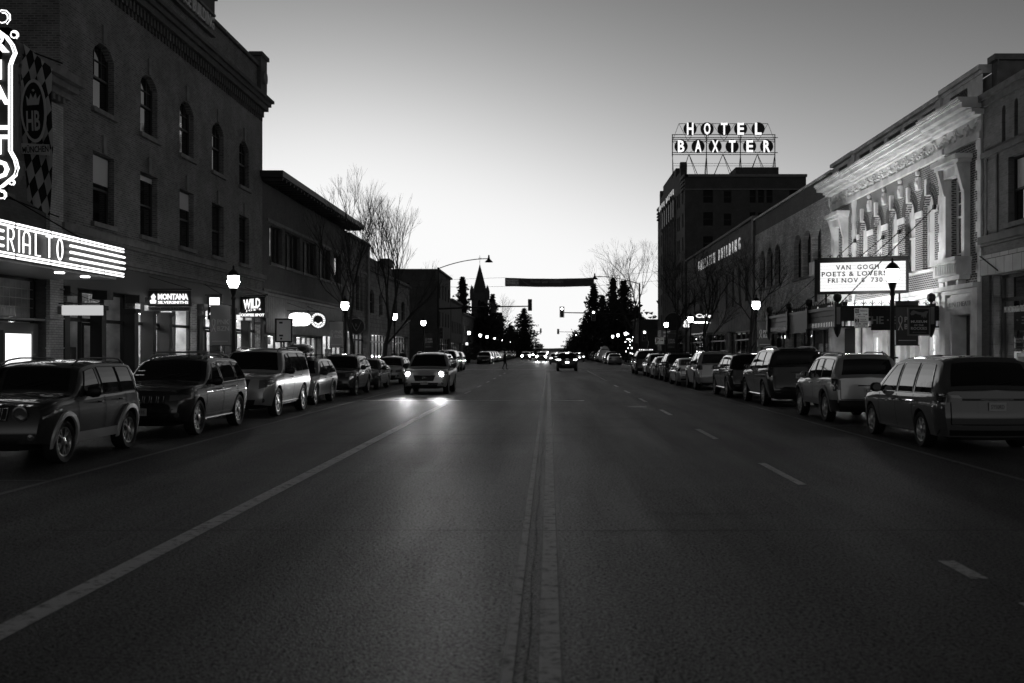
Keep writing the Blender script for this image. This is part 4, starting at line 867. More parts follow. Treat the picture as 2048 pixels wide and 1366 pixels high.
for y in (144.27, 146.77, 149.57, 152.37, 155.17, 157.97): c = MB(); c.fbox(PH, y-.06, y+.06, 20.4, 23.0, .31, .36); c.build('pilaster_glow', 'glow_faint', B)  # light on the pilasters is put in as faint emissive strips
letters('lettering', 'HOTEL BAXTER', PH, 162, 143.3, 23.7, 24.5, .35, .06, 'sign_soft', B, bold=.0, spacing=2.6)
for y in (138.6, 163.6): c = MB(); c.prism([(y-.7, 26.1), (y+.7, 26.1), (y+.7, 26.9), (y+.4, 27.3), (y-.4, 27.3), (y-.7, 26.9)], PH, -.8, .05); c.build('merlon', 'brick_hotel', B)
c = MB(); c.fbox(PH, 137, 145, 4.3, 4.5, 0, 1.6); c.fbox(PH, 137, 145, 3.8, 3.95, 0, 1.6); c.build('entrance_canopy', 'grey_metal', B)
storefront(PH, B, 136, 166, 3.6, 9, light='shop_bright', z_tr=2.8, items=6, seed=81, depth=2.2, strip=.2)
# roof sign
RS = thing('roof_sign', 'large steel framed roof sign of lit letters on round black discs over the hotel', 'sign', (24, 138.5, 24.6))
SY = 139.0; PX = lambda px: (px-1098)/2048*SY
PZ = lambda py: HZ+(701-py)/2048*SY
PSn = PF(SY); discs = []
for row, (s, xs, py) in enumerate((('HOTEL', (1380, 1414, 1448, 1481, 1516), 258), ('BAXTER', (1362, 1396, 1430, 1464, 1499, 1533), 293))):
    for ch, px in zip(s, xs):
        cx, cz = PX(px), PZ(py); d = MB(); d.lathe([(.90, 0), (.90, .12)], (cx, SY-.12, cz), 26, axis='y'); dk = d.build('disc', 'black_metal', RS)
        wd = .44 if ch != 'I' else .1; letters('lettering', ch, PSn, cx-wd, cx+wd, cz-.80, cz+.80, .13, .12, 'letters_lit', dk, bold=.02)
c = MB(); T = lambda *pts, r=.055: c.tube([(PX(a), SY+yy, PZ(b)) for a, b, yy in pts], r, 5)
for b in (269, 275, 278.5, 282, 305, 309): T((1344, b, .1), (1556 if b in (275, 305) else 1551, b, .1))
T((1358, 247, .1), (1536, 247, .1), r=.04)
for a, b in ((1358, 1345), (1358, 1376), (1399, 1376), (1399, 1414), (1425, 1414), (1425, 1448), (1470, 1448), (1470, 1480), (1494, 1480), (1494, 1516), (1536, 1516), (1536, 1550)): T((a, 247, .1), (b, 282, .1), r=.03)
for a, b in ((1345, 1378), (1411, 1378), (1411, 1446), (1481, 1446), (1481, 1515), (1550, 1515)): T((a, 283, .1), (b, 306, .1), r=.03)
for a in (1345, 1413, 1481, 1550): T((a, 269, .1), (a, 312, .1), r=.07)
for a, b in ((1345, 1347), (1378, 1364), (1378, 1396), (1413, 1411), (1413, 1415), (1446, 1428), (1446, 1466), (1481, 1480), (1481, 1484), (1515, 1500), (1515, 1534), (1550, 1546), (1550, 1552)):
    T((a, 308, .1), (b, 351, .1), r=.05); T((a, 308, .1), (b+2, 351, 2.2), r=.035)
for b in (326, 331): T((1346, b, .3), (1552, b, .3), r=.025)
c.build('steel_frame', 'black_metal', RS)

far_block('shop_block', 'low shop block beyond the hotel on the right', 1, 15, 172, 200, 7.0, 91)
far_block('shop_block', 'two storey shop block farther along on the right behind spruces', 1, 15, 201, 235, 8.0, 92, 'brick_hotel', 1)
# ================================================================ vehicles
def interp(pts, s):
    if s <= pts[0][0]: return pts[0][1]
    for (a, b), (c, d) in zip(pts, pts[1:]):
        if s <= c: return b+(d-b)*(s-a)/(c-a)
    return pts[-1][1]
WHEEL = {}
def wheel_mesh(R, spokes, dark, style):
    key = (R, spokes, dark, style)
    if key in WHEEL: return WHEEL[key]
    m = MB(); w = .115; r0 = R*.66
    m.lathe([(r0, -w*.8), (R*.93, -w), (R*.985, -w*.8), (R, -w*.45), (R, w*.45), (R*.985, w*.8), (R*.93, w), (R*.8, w*.99), (r0, w*.8), (r0, w*.2)], (0, 0, 0), 30, axis='x', cap=False)
    t = m.build('wheel', 'rubber', None, smooth=True, local=True); tm = t.data; bpy.data.objects.remove(t)
    m = MB(); m.cur = 0
    m.lathe([(r0*.98, w*.78), (r0*1.02, w*.86), (r0*.95, w*.84), (r0*.88, w*.55), (r0*.86, w*.2)], (0, 0, 0), 30, axis='x', cap=False)
    for i in range(spokes):
        a = 2*math.pi*i/spokes
        pr = [(.12, .045), (.5, .028 if style else .05), (.93, .045 if style else .035)]
        if style == 2:                      # split spokes
            arms = [[(.1, 0), (.55, -.12), (.92, -.26)], [(.1, 0), (.55, .12), (.92, .26)]]
            for ar in arms:
                for (f0, a0), (f1, a1) in zip(ar, ar[1:]):
                    p0 = Vector((0, r0*f0*math.cos(a+a0), r0*f0*math.sin(a+a0))); p1 = Vector((0, r0*f1*math.cos(a+a1), r0*f1*math.sin(a+a1)))
                    n = Vector((0, -(p1-p0).z, (p1-p0).y)).normalized()*.017; x0, x1 = w*.5, w*.78
                    m.hexa([(x0, *(p0-n)[1:]), (x0, *(p0+n)[1:]), (x0, *(p1+n)[1:]), (x0, *(p1-n)[1:]), (x1, *(p0-n)[1:]), (x1, *(p0+n)[1:]), (x1, *(p1+n)[1:]), (x1, *(p1-n)[1:])])
        else:
            for (f0, h0), (f1, h1) in zip(pr, pr[1:]):
                u = Vector((0, math.cos(a), math.sin(a))); v = Vector((0, -math.sin(a), math.cos(a))); x0, x1 = w*.45, w*.76
                q = [u*r0*f0-v*h0, u*r0*f0+v*h0, u*r0*f1+v*h1, u*r0*f1-v*h1]; m.hexa([(x0, p.y, p.z) for p in q]+[(x1, p.y, p.z) for p in q])
    m.lathe([(.075, w*.5), (.075, w*.82), (.04, w*.9)], (0, 0, 0), 12, axis='x')
    m.cur = 1; m.lathe([(r0*.99, -.02), (r0*.99, .0)], (0, 0, 0), 24, axis='x')
    t = m.build('rim', ['rim_dark' if dark else 'rim_metal', 'underbody'], None, smooth=30, local=True); rm = t.data; bpy.data.objects.remove(t)
    WHEEL[key] = (tm, rm); return tm, rm

def make_car(name, label, cat, P, loc, rz, group=None, detail=2):
    L, W, H = P['L'], P['W']/2, P['H']; R = P.get('R', .36); wf = P.get('wf', .92); wb = P.get('wb', 2.8); wr = wf+wb
    tum = P.get('tum', .26); pa = paint(P.get('v', .1), P.get('metal', .35)); Ra = R+P.get('gap', .06)
    zp = P['top']; belt = P['belt']; sill = P.get('sill', .30); rf, rr_ = P.get('rf', .75), P.get('rr', .5); af, ar = P.get('af', .20), P.get('ar', .12)
    NS = 400; zt = [interp(zp, L*i/NS) for i in range(NS+1)]; k = int(.085/L*NS)
    for _ in range(2): zt = [sum(zt[max(0, i-k):i+k+1])/len(zt[max(0, i-k):i+k+1]) for i in range(NS+1)]
    ztop = lambda s: zt[min(NS, max(0, int(round(s/L*NS))))]
    def plan(s):
        w_ = 1.0
        if s < rf: w_ -= af*(1-s/rf)**2.6
        if s > L-rr_: w_ -= ar*((s-(L-rr_))/rr_)**2.4
        return W*w_
    bl = lambda s: min(interp(belt, s), ztop(s)-.075)
    ZM = P['belt'][0][1]*.80
    def g(z, zb):
        if z < ZM: return 1-.075*((ZM-z)/.5)**1.6
        f = (z-ZM)/max(zb-ZM, .08); return 1-.040*f**2
    lf, lr = P.get('lf', .16), P.get('lr', .10)
    def warp(x, s, z):
        kf = max(0, 1-s/.9); kr = max(0, 1-(L-s)/.7); zf = P['top'][1][1]
        y = s+kf*kf*(lf*max(0, (z-.55)/(zf-.55))**1.8+.10*max(0, (.42-z)/.2))-kr*kr*(lr*max(0, (z-.62)/.5)+.08*max(0, (.42-z)/.2))
        y += (x/W)**2*(.15*kf-.13*kr)
        return Vector((x, y-L/2, z))
    inset = lambda q: .7*tum*q+.28*q*q
    def side_pt(s, z, sg, off=0):
        zb = bl(s); w_ = plan(s)
        x = w_*g(z, zb) if z <= zb else w_*.955-inset(z-zb)
        return warp(sg*(x+off), s, z)
    # ---- body loft
    st = sorted(set([0, .03, .08, .15, .24, .34]+[L-.34, L-.24, L-.15, L-.08, L-.03, L]+[wf+Ra*math.cos(math.pi*i/12) for i in range(13)]+[wr+Ra*math.cos(math.pi*i/12) for i in range(13)]+[p[0] for p in zp]+[p[0]+.1 for p in zp if p[0]+.1 < L]+[L*i/26 for i in range(27)]))
    zs = [st[0]]
    for s in st[1:]:
        if s-zs[-1] > .012: zs.append(s)
    st = [s for s in zs if s <= L]
    mb = MB(); rows = []; secs = []
    for s in st:
        w_ = plan(s); zb = bl(s); zz = ztop(s); lo = sill+.06*max(0, 1-s/.5)
        for wc in (wf, wr):
            if abs(s-wc) < Ra: lo = max(lo, R+math.sqrt(Ra*Ra-(s-wc)**2))
        lo = min(lo, zb-.08); pts = [(0, sill-.05), (w_-.30, sill-.05), (w_-.30, lo), (w_*g(lo, zb)-.03, lo)]
        for f in (0.0, .12, .3, .5, .62, .7, .76, .82, .88, .94, .985): z = lo+(zb-lo)*f; pts.append((w_*g(z, zb), z))
        xb = w_*.955; gh = zz-zb; r = min(.13, gh*.6); xt = xb-inset(gh-r)
        pts += [(xb, zb+min(.012, gh*.1)), (xb-inset((gh-r)*.25), zb+(gh-r)*.25), (xb-inset((gh-r)*.5), zb+(gh-r)*.5), (xb-inset((gh-r)*.75), zb+(gh-r)*.75), (xt, zz-r), (xt-.30*r-.01, zz-.42*r), (xt-1.0*r-.03, zz-.10*r), (xt-2.2*r-.05, zz), (xt*.35, zz+.022), (0, zz+.028)]
        n = len(pts); secs.append(pts); rows.append([warp(-x, s, z) for x, z in pts[::1]]+[warp(x, s, z) for x, z in pts[::-1]][1:])
    n = len(rows[0]); vs = [p for r_ in rows for p in r_]; mb.v = [tuple(p) for p in vs]; half = (n+1)//2
    for i in range(len(rows)-1):
        for j in range(n-1):
            jj = j if j < half-1 else n-2-j
            mb.f.append((i*n+j, i*n+j+1, (i+1)*n+j+1, (i+1)*n+j)); mb.m.append(1 if jj < 3 else 0)
    for e in (0, len(rows)-1):
        NC = 14; s = st[e]; o = len(mb.v)
        for x_, z_ in secs[e]: mb.v += [tuple(warp(x_*(2*t/NC-1), s, z_)) for t in range(NC+1)]
        for j in range(len(secs[e])-1):
            for t in range(NC): a = o+j*(NC+1)+t; mb.f.append((a, a+1, a+NC+2, a+NC+1)); mb.m.append(1 if j < 3 else 0)
    root = thing(name, label, cat, (0, 0, 0), group, local=True)
    body = mb.build('body', [pa, 'underbody'], root, smooth=32)
    # ---- surface patches
    def norm_patch(mb_, f, u0, u1, v0, v1, nu, nv, off, crn=None):
        gp = {}
        for i in range(nu+1):
            for j in range(nv+1):
                if crn: a, b = i/nu, j/nv; q = [crn[0][t]*(1-a)*(1-b)+crn[1][t]*a*(1-b)+crn[2][t]*a*b+crn[3][t]*(1-a)*b for t in (0, 1)]; u, v = q
                else: u = u0+(u1-u0)*i/nu; v = v0+(v1-v0)*j/nv
                gp[i, j] = (f(u, v), u, v)
        cen = Vector((0, 0, .7)); e = .01
        P_ = {}
        for kx, (p, u, v) in gp.items():
            nn = (f(u+e, v)-f(u-e, v)).cross(f(u, v+e)-f(u, v-e))
            if nn.length < 1e-9: nn = p-cen
            nn.normalize()
            if nn.dot(p-cen) < 0: nn = -nn
            P_[kx] = p+nn*off
        o = len(mb_.v)
        for i in range(nu+1):
            for j in range(nv+1): mb_.v.append(tuple(P_[i, j]))
        for i in range(nu):
            for j in range(nv): a = o+i*(nv+1)+j; mb_.f.append((a, a+1, a+nv+2, a+nv+1)); mb_.m.append(mb_.cur)
        return P_
    side = lambda sg: (lambda s, z: side_pt(s, z, sg))
    def fs(x, z):      # front surface
        zb = bl(.05); q = abs(x)/(W*g(min(z, zb), zb)); s = 0.0
        if q > 1-af: s = rf*(1-min(1, max(0, (1-q)/af))**(1/2.6))
        return warp(x, s, z)
    def rs(x, z):      # rear surface
        zb = bl(L-.05); q = abs(x)/(W*g(min(z, zb), zb)); s = L
        if q > 1-ar: s = L-rr_+rr_*(min(1, max(0, (1-q)/ar))**(1/2.4))
        return warp(x, s, z)
    def tp(f, s):
        s = min(max(s, 0), L); zb = bl(s); gh = ztop(s)-zb; r = min(.13, gh*.6); xt = plan(s)*.955-inset(gh-r)-.6*r
        return warp(f*xt, s, ztop(s)+.028*(1-f*f))
    def P2(nm, mt, f, quads, off=.007, nu=8, nv=4, par=root):
        m_ = MB()
        for q in quads: norm_patch(m_, f, 0, 0, 0, 0, nu, nv, off, q)
        return m_.build(nm, mt, par, smooth=30)
    ws = P['wind']      # windshield s range, rear glass s range
    P2('windshield', 'car_glass', tp, [[(-.90, ws[0]), (.90, ws[0]), (.86, ws[1]), (-.86, ws[1])]], .006, 10, 8)
    P2('rear_window', 'car_glass', tp, [[(-.84, ws[2]), (.84, ws[2]), (.88, ws[3]), (-.88, ws[3])]], .006, 10, 8)
    for wn in P['wins']:       # (s bottom front, s top front, s bottom rear, s top rear)
        nu, nv = 8, 5
        for sg in (-1, 1):
            gl = MB(); fr_ = MB(); o = len(gl.v); edge = {}
            for i in range(nu+1):
                sb = wn[0]+(wn[2]-wn[0])*i/nu; s2 = wn[1]+(wn[3]-wn[1])*i/nu
                z0 = bl(sb)+.03; z1 = max(ztop(s2)-P.get('rail', .12), z0+.01)
                for j in range(nv+1):
                    s = sb+(s2-sb)*j/nv; z = z0+(z1-z0)*j/nv; p = side_pt(s, z, sg, .007); edge[i, j] = p; gl.v.append(tuple(p))
            for i in range(nu):
                for j in range(nv): a = o+i*(nv+1)+j; gl.f.append((a, a+1, a+nv+2, a+nv+1)); gl.m.append(0)
            loop = [edge[i, 0] for i in range(nu+1)]+[edge[nu, j] for j in range(1, nv+1)]+[edge[i, nv] for i in range(nu-1, -1, -1)]+[edge[0, j] for j in range(nv-1, -1, -1)]
            sw_ = gl.build('side_window', 'car_glass', root)
            if detail > 0: fr_.tube(loop, .009, 4, cap=False); fr_.build('window_trim', 'chrome' if P.get('chrome') else 'trim_black', sw_)
    # ---- lamps, grille, plate
    hz = P.get('hz', .78); hw = P.get('hw', .30); hh = P.get('hh', .16); Wf = W*.96
    lit = P.get('lit', 0)
    for sg in (-1, 1):
        if P.get('round'):
            c = fs(sg*.56, hz); m_ = MB(); m_.lathe([(.115, -.03), (.125, .01), (.10, .012), (.09, -.005), (.02, -.01)], (c.x, 0, 0), 20, axis='y')
            m_.v = [(v[0], c.y-v[1]-.035, v[2]+hz) for v in m_.v]; m_.build('headlight', 'lamp_clear', root, smooth=True)
        else:
            x0, x1 = Wf-hw, Wf
            P2('headlight', 'lamp_clear', fs, [[(sg*x0, hz-hh*.45), (sg*x1, hz-hh*.2), (sg*x1, hz+hh*.5), (sg*x0, hz+hh*.40)]], .01, 8, 4)
        if lit == 1 or lit == 3:
            c = fs(sg*(Wf-hw*.62), hz-.01); m_ = MB(); q_ = P.get('glow', 1); m_.lathe([(0, -.03), (.07*q_, -.02), (.10*q_, .0), (.09*q_, .02)], (c.x, 0, 0), 14, axis='y'); m_.v = [(v[0], c.y+v[1]-.022, v[2]+hz) for v in m_.v]; m_.build('lamp_bloom', 'headlamp_glow', root)  # lit lamp disc made oversize, lens bloom is put into its shape
    if P.get('fog', 1) and detail:
        for sg in (-1, 1):
            c = fs(sg*(Wf*.80), .48); m_ = MB(); m_.lathe([(.0, -.01), (.05, -.005), (.06, .01)], (c.x, 0, 0), 12, axis='y'); m_.v = [(v[0], c.y+v[1]-.01, v[2]+.48) for v in m_.v]; m_.build('fog_lamp', 'lamp_clear', root, smooth=True)
    gz0, gz1, gw = P.get('grille', (.62, .86, .42)); gt = P.get('gtype', 'bars')
    if gt == 'slots':
        P2('grille', 'trim_black', fs, [[(-gw, gz0), (gw, gz0), (gw, gz1), (-gw, gz1)]], .004, 8, 3)
        m_ = MB()
        for i in range(7):
            xa = -gw+2*gw*(i+.14)/7; xb = -gw+2*gw*(i+.86)/7
            m_.tube([fs(xa, gz0+.02)+Vector((0, -.025, 0)), fs(xb, gz0+.02)+Vector((0, -.025, 0)), fs(xb, gz1-.02)+Vector((0, -.025, 0)), fs(xa, gz1-.02)+Vector((0, -.025, 0)), fs(xa, gz0+.02)+Vector((0, -.025, 0))], .009, 4)
        m_.build('grille_slot', 'chrome', root)
    else:
        P2('grille', 'trim_black', fs, [[(-gw*.82, gz0), (gw*.82, gz0), (gw, gz1), (-gw, gz1)]], .006, 8, 4)
        m_ = MB()
        for i in range(P.get('bars', 3)):
            z = gz0+(gz1-gz0)*(i+.6)/P.get('bars', 3); m_.tube([fs(-gw*.85+.0+gw*1.7*t/8, z)+Vector((0, -.012, 0)) for t in range(9)], .010, 4)
        m_.tube([fs(a, b)+Vector((0, -.014, 0)) for a, b in ((-gw*.82, gz0), (gw*.82, gz0), (gw, gz1), (-gw, gz1), (-gw*.82, gz0))], .012, 4)
        m_.build('grille_bar', 'chrome' if P.get('gchrome', 1) else 'trim_black', root)
        if detail: m_ = MB(); c = fs(0, (gz0+gz1)/2+.03); m_.tube([(c.x+.075*math.cos(a), c.y-.02, c.z+.05*math.sin(a)) for a in [2*math.pi*i/14 for i in range(15)]], .009, 4); m_.tube([(c.x+.03*math.cos(a), c.y-.02, c.z+.048*math.sin(a)) for a in [2*math.pi*i/12 for i in range(13)]], .008, 4); m_.build('emblem', 'chrome', root)
    P2('lower_grille', 'trim_black', fs, [[(-.52, .34), (.52, .34), (.58, .50), (-.58, .50)]], .006, 8, 3)
    m_ = MB(); c = fs(0, P.get('pz', .52)); m_.box(-.155, .155, c.y-.035, c.y-.012, c.z-.078, c.z+.078); pl = m_.build('license_plate', 'plate_white', root)
    rp = P.get('rp', .80); m2 = MB(); c2 = rs(0, rp); m2.box(-.155, .155, c2.y+.012, c2.y+.03, rp-.078, rp+.078); p2 = m2.build('license_plate', 'tail_glow' if lit >= 2 else 'plate_white', root)
    if P.get('plate'):
        letters('lettering', P['plate'], lambda u, v, d=0: (u, c.y-.036-d, v), -.12, .12, c.z-.04, c.z+.035, 0, .002, 'plate_ink', pl)
        letters('lettering', P['plate'], lambda u, v, d=0: (-u, c2.y+.031+d, v), -.12, .12, rp-.04, rp+.035, 0, .002, 'plate_ink', p2)
    tz, th, tw_ = P.get('tail', (.92, .22, .24)); tm = 'tail_glow' if lit >= 2 else 'lamp_red'
    for sg in (-1, 1):
        x1 = W*.955
        P2('taillight', tm, rs, [[(sg*(x1-tw_), tz-th*.35), (sg*x1, tz-th*.5), (sg*x1, tz+th*.5), (sg*(x1-tw_), tz+th*.38)]], .010, 6, 4)
        P2('taillight', 'lamp_red', side(sg), [[(L-.30, tz-.04), (L-.055, tz-th*.45), (L-.06, tz+th*.48), (L-.26, tz+th*.35)]], .009, 5, 3)
    if detail:
        m_ = MB(); norm_patch(m_, rs, -.34, .34, rp-.12, rp+.11, 8, 3, .004); m_.build('plate_recess', 'trim_black' if P.get('drec') else pa, root)
        m_ = MB(); m_.tube([rs(-.30+.6*i/6, rp+.125)+Vector((0, .018, 0)) for i in range(7)], .013, 5); m_.build('hatch_handle', 'chrome' if P.get('chrome') else 'trim_black', root)
        m_ = MB(); sm_ = (ws[2]+ws[3])/2; q0 = tp(0, ws[3])+Vector((0, .03, .02)); q1 = tp(-.45, sm_*.35+ws[3]*.65)+Vector((0, .03, .03)); m_.tube([q0, q1], .010, 4); m_.build('rear_wiper', 'trim_black', root)
        m_ = MB(); norm_patch(m_, rs, -W*.93, W*.93, .30, .40, 16, 2, .006); m_.build('bumper_valance', 'trim_black', root)
        for sg in (-1, 1): m_ = MB(); norm_patch(m_, rs, sg*W*.62, sg*W*.78, .47, .50, 3, 1, .008); m_.build('reflector', 'lamp_clear', root)
        m_ = MB(); norm_patch(m_, tp, 0, 0, 0, 0, 10, 2, .02, [(-.82, ws[2]-.12), (.82, ws[2]-.12), (.78, ws[2]+.0), (-.78, ws[2]+.0)]); m_.build('spoiler', pa, root, smooth=True)
        for sg in (-1, 1):
            m_ = MB(); q0 = tp(sg*.15, ws[0]+.03)+Vector((0, -.0, .02)); q1 = tp(sg*.15+.5, ws[0]+.14)+Vector((0, -.02, .03)); m_.tube([q0, q1], .008, 4); m_.build('wiper', 'trim_black', root)
    if P.get('strake'):
        m_ = MB(); z_ = P['strake']; norm_patch(m_, rs, -W*.60, W*.60, z_-.02, z_+.02, 12, 1, .009); m_.build('trim_strip', 'trim_black', root)
        for sg in (-1, 1): P2('taillight_lens', 'lamp_clear', rs, [[(sg*W*.60, z_+.02), (sg*W*.93, z_+.04), (sg*W*.93, z_+.09), (sg*W*.66, z_+.075)]], .014, 6, 2)
    if lit >= 2: c = tp(0, ws[2]); m_ = MB(); m_.box(-.16, .16, c.y+.0, c.y+.04, c.z+.01, c.z+.04); m_.build('brake_light', 'tail_glow', root)
    if detail:
        m_ = MB()
        for sg in (-1, 1):
            for s in P['seams']:
                for (z0, z1) in [(sill+.04, bl(s)-.01)]: norm_patch(m_, side(sg), s-.009, s+.009, max(z0, (R+math.sqrt(max(Ra*Ra-(s-wr)**2, 0))) if abs(s-wr) < Ra else z0), z1, 1, 10, .004)
        zg = P.get('gate', .62); m_v = [(x, .0) for x in (-1, 1)]
        for sg in (-1, 1): norm_patch(m_, rs, sg*(W*.80)-.009, sg*(W*.80)+.009, zg, bl(L-.05), 1, 6, .004)
        norm_patch(m_, rs, -W*.8, W*.8, zg-.009, zg+.009, 10, 1, .004)
        for sg in (-1, 1): norm_patch(m_, tp, 0, 0, 0, 0, 1, 10, .003, [(sg*.97, .25), (sg*.985, .25), (sg*.985, ws[0]-.1), (sg*.97, ws[0]-.1)])
        m_.build('panel_seam', 'seam', root)
        for sg in (-1, 1):
            for s in P['handles']: c = side_pt(s, bl(s)-P.get('hdz', .10), sg); m_ = MB(); m_.tube([c+Vector((sg*.01, -.09, 0)), c+Vector((sg*.035, -.06, 0)), c+Vector((sg*.038, .06, 0)), c+Vector((sg*.01, .09, 0))], .014, 6); m_.build('door_handle', 'chrome' if P.get('hchrome', 1) else pa, root, smooth=True)
            sm = ws[0]+.42; c = side_pt(sm, bl(sm)+.09, sg); m_ = MB(); m_.lathe([(.02, 0), (.10, .02), (.125, .09), (.115, .18), (.06, .235), (.01, .24)], (0, 0, 0), 14, axis='x')
            m_.v = [(c.x+sg*(.02+v[0]), c.y+v[1]*.55, c.z+.01+v[2]*.85) for v in m_.v]; m_.tube([(c.x-.02*sg, c.y, c.z-.06), (c.x+.08*sg, c.y, c.z-.03)], .03, 6); mr = m_.build('mirror', pa if P.get('mpaint') else 'trim_black', root, smooth=50)
            m_ = MB(); m_.add([(c.x+sg*(.13+.09*math.cos(a)), c.y+.072, c.z+.01+.085*math.sin(a)) for a in [2*math.pi*i/12 for i in range(12)]], [tuple(range(12))]); m_.build('mirror_glass', 'car_glass', mr)
        cl = P.get('clad')
        if cl:            # lower cladding and arch flares
            for sg in (-1, 1):
                m_ = MB(); norm_patch(m_, side(sg), wf+Ra, wr-Ra, sill+.0, sill+.16, 10, 3, .014)
                for wc in (wf, wr):
                    n_ = 18; o = len(m_.v)
                    for i in range(n_+1):
                        a = math.pi*(-.06+1.12*i/n_)
                        for rr2, of in ((Ra-.005, .0), (Ra, .035), (Ra+.075, .03), (Ra+.085, .0)):
                            s = wc+rr2*math.cos(a); z = max(R+rr2*math.sin(a), .26); p = side_pt(min(max(s, 0.02), L-.02), min(z, bl(s)-.01), sg, of); m_.v.append(tuple(p))
                    for i in range(n_):
                        for j in range(3): a = o+i*4+j; m_.f.append((a, a+1, a+5, a+4)); m_.m.append(0)
                m_.build('wheel_arch_trim', cl, root, smooth=True)
        if P.get('strip'):
            m_ = MB()
            for sg in (-1, 1): m_.tube([side_pt(wf+Ra+(wr-wf-2*Ra)*i/8, P['strip'], sg, .02) for i in range(9)], .018, 5)
            m_.build('rocker_strip', 'chrome', root)
        if P.get('bumper'):
            m_ = MB(); f_ = P['bumper']
            norm_patch(m_, rs, -W*.95, W*.95, .36, f_, 16, 4, .02)
            for sg in (-1, 1): norm_patch(m_, side(sg), wr+Ra+.03, L-.03, .36, f_, 5, 3, .02)
            m_.build('rear_bumper', P.get('bmat', 'trim_black'), root, smooth=True)
    if P.get('rails'):
        m_ = MB(); s0, s1 = ws[1]+.12, ws[2]-.12
        for sg in (-1, 1):
            m_.tube([tp(sg*.86, s0+(s1-s0)*i/10)+Vector((0, 0, (.0 if i in (0, 10) else .04))) for i in range(11)], .017, 6)
        if P['rails'] > 1:
            for s in (s0+.35, s1-.55): m_.tube([tp(-.95, s)+Vector((0, 0, .10)), tp(.95, s)+Vector((0, 0, .10))], .02, 6); [m_.tube([tp(sg*.86, s), tp(sg*.86, s)+Vector((0, 0, .11))], .03, 5) for sg in (-1, 1)]
        m_.build('roof_rack', 'grey_metal' if P.get('railm') else 'black_metal', root, smooth=True)
    # ---- wheels
    tmesh, rmesh = wheel_mesh(R, P.get('spokes', 5), P.get('rimdark', 0), P.get('rstyle', 0))
    for wc in (wf, wr):
        for sg in (-1, 1):
            o = bpy.data.objects.new('wheel', tmesh); col.objects.link(o); o.parent = root; o.location = (sg*(W-.135), wc-L/2, R-.004)
            if sg < 0: o.rotation_euler = (0, 0, math.pi)
            o.rotation_euler.x = .0; r2 = bpy.data.objects.new('rim', rmesh); col.objects.link(r2); r2.parent = o; r2.rotation_euler = ((wc*7) % 1.2, 0, 0)
    root.location = loc; root.rotation_euler = (0, 0, rz); return root

def suv(L, W, H, v, **k):      # generic two-box body
    hf = k.pop('hf', .60*H); hc = k.pop('hc', .665*H); sc_ = k.pop('sc', .29*L); wt = k.pop('wt', sc_+.62); rt = k.pop('rt', L-.50); rb = k.pop('rb', L-.10); zr = k.pop('zr', .64*H)
    b0 = k.pop('b0', .60*H); b1 = k.pop('b1', .65*H); wb = k.get('wb', .58*L); wf = k.get('wf', .2*L); R = k.get('R', .37); wr = wf+wb
    a0 = sc_+.30; aT = wt+.20; bp_ = (wf+wr)/2+.12+.1; cp = wr-.12; e = rt+.02
    P = dict(L=L, W=W, H=H, v=v, wb=wb, wf=wf, R=R, top=[(0, hf-.10), (.14, hf), (sc_*.55, hf+.55*(hc-hf)+.02), (sc_, hc), (wt, H-.085), (wt+.35, H-.03), (L*.55, H), (rt-.45, H-.012), (rt, H-.06), (rb, zr), (L, zr-.03)], belt=[(0, b0), (sc_+.2, b0+.02), (L, b1)], wind=(sc_+.05, wt-.03, rt+.015, rb-.01),
        wins=[(a0, aT, bp_-.06, bp_-.10), (bp_+.04, bp_-.01, cp-.02, cp-.15), (cp+.07, cp-.06, rb-.14, e-.10)], seams=[wf+R+.09, bp_-.01, cp-.05], handles=[bp_-.22, cp-.3], hz=hf-.14, grille=(.56, hf-.06, .40), tail=(zr-.12, .30, .2), rp=.86)
    P.update(k); return P
def sedan(L, W, H, v, **k):
    P = dict(L=L, W=W, H=H, v=v, wb=.58*L, wf=.195*L, R=.33, tum=.36, top=[(0, .60), (.15, .72), (1.25, .93), (2.05, H-.07), (2.3, H-.02), (2.7, H), (3.0, H-.02), (3.35, H-.08), (L-.62, 1.05), (L-.1, 1.0), (L, .95)], belt=[(0, .8), (1.3, .90), (L, .96)], wind=(1.30, 2.03, 3.42, L-.66),
        wins=[(1.55, 2.15, 2.62, 2.58), (2.72, 2.68, 3.35, 3.3), (3.42, 3.38, 3.85, 3.55)], seams=[1.45, 2.66, 3.55], handles=[2.5, 3.4], hz=.66, hh=.13, grille=(.50, .66, .36), tail=(.84, .18, .34), rp=.70, gate=.60, sill=.24, lr=.04, gap=.04)
    P.update(k); return P
XL, XR = -8.93, 8.22
CARS = 'cars parked along the left kerb'; CARSR = 'cars parked along the right kerb'
def left(name, label, cat, P, ywf, **k): return make_car(name, label, cat, P, (k.pop('x', XL), ywf-P['wf']+P['L']/2, 0), 0, k.pop('group', CARS), **k)
def right(name, label, cat, P, ywr, **k):        # rear axle at ywr, heading away
    wr = P['wf']+P['wb']; return make_car(name, label, cat, P, (k.pop('x', XR), ywr-(P['L']-wr)+P['L']/2, 0), math.pi, k.pop('group', CARSR), **k)

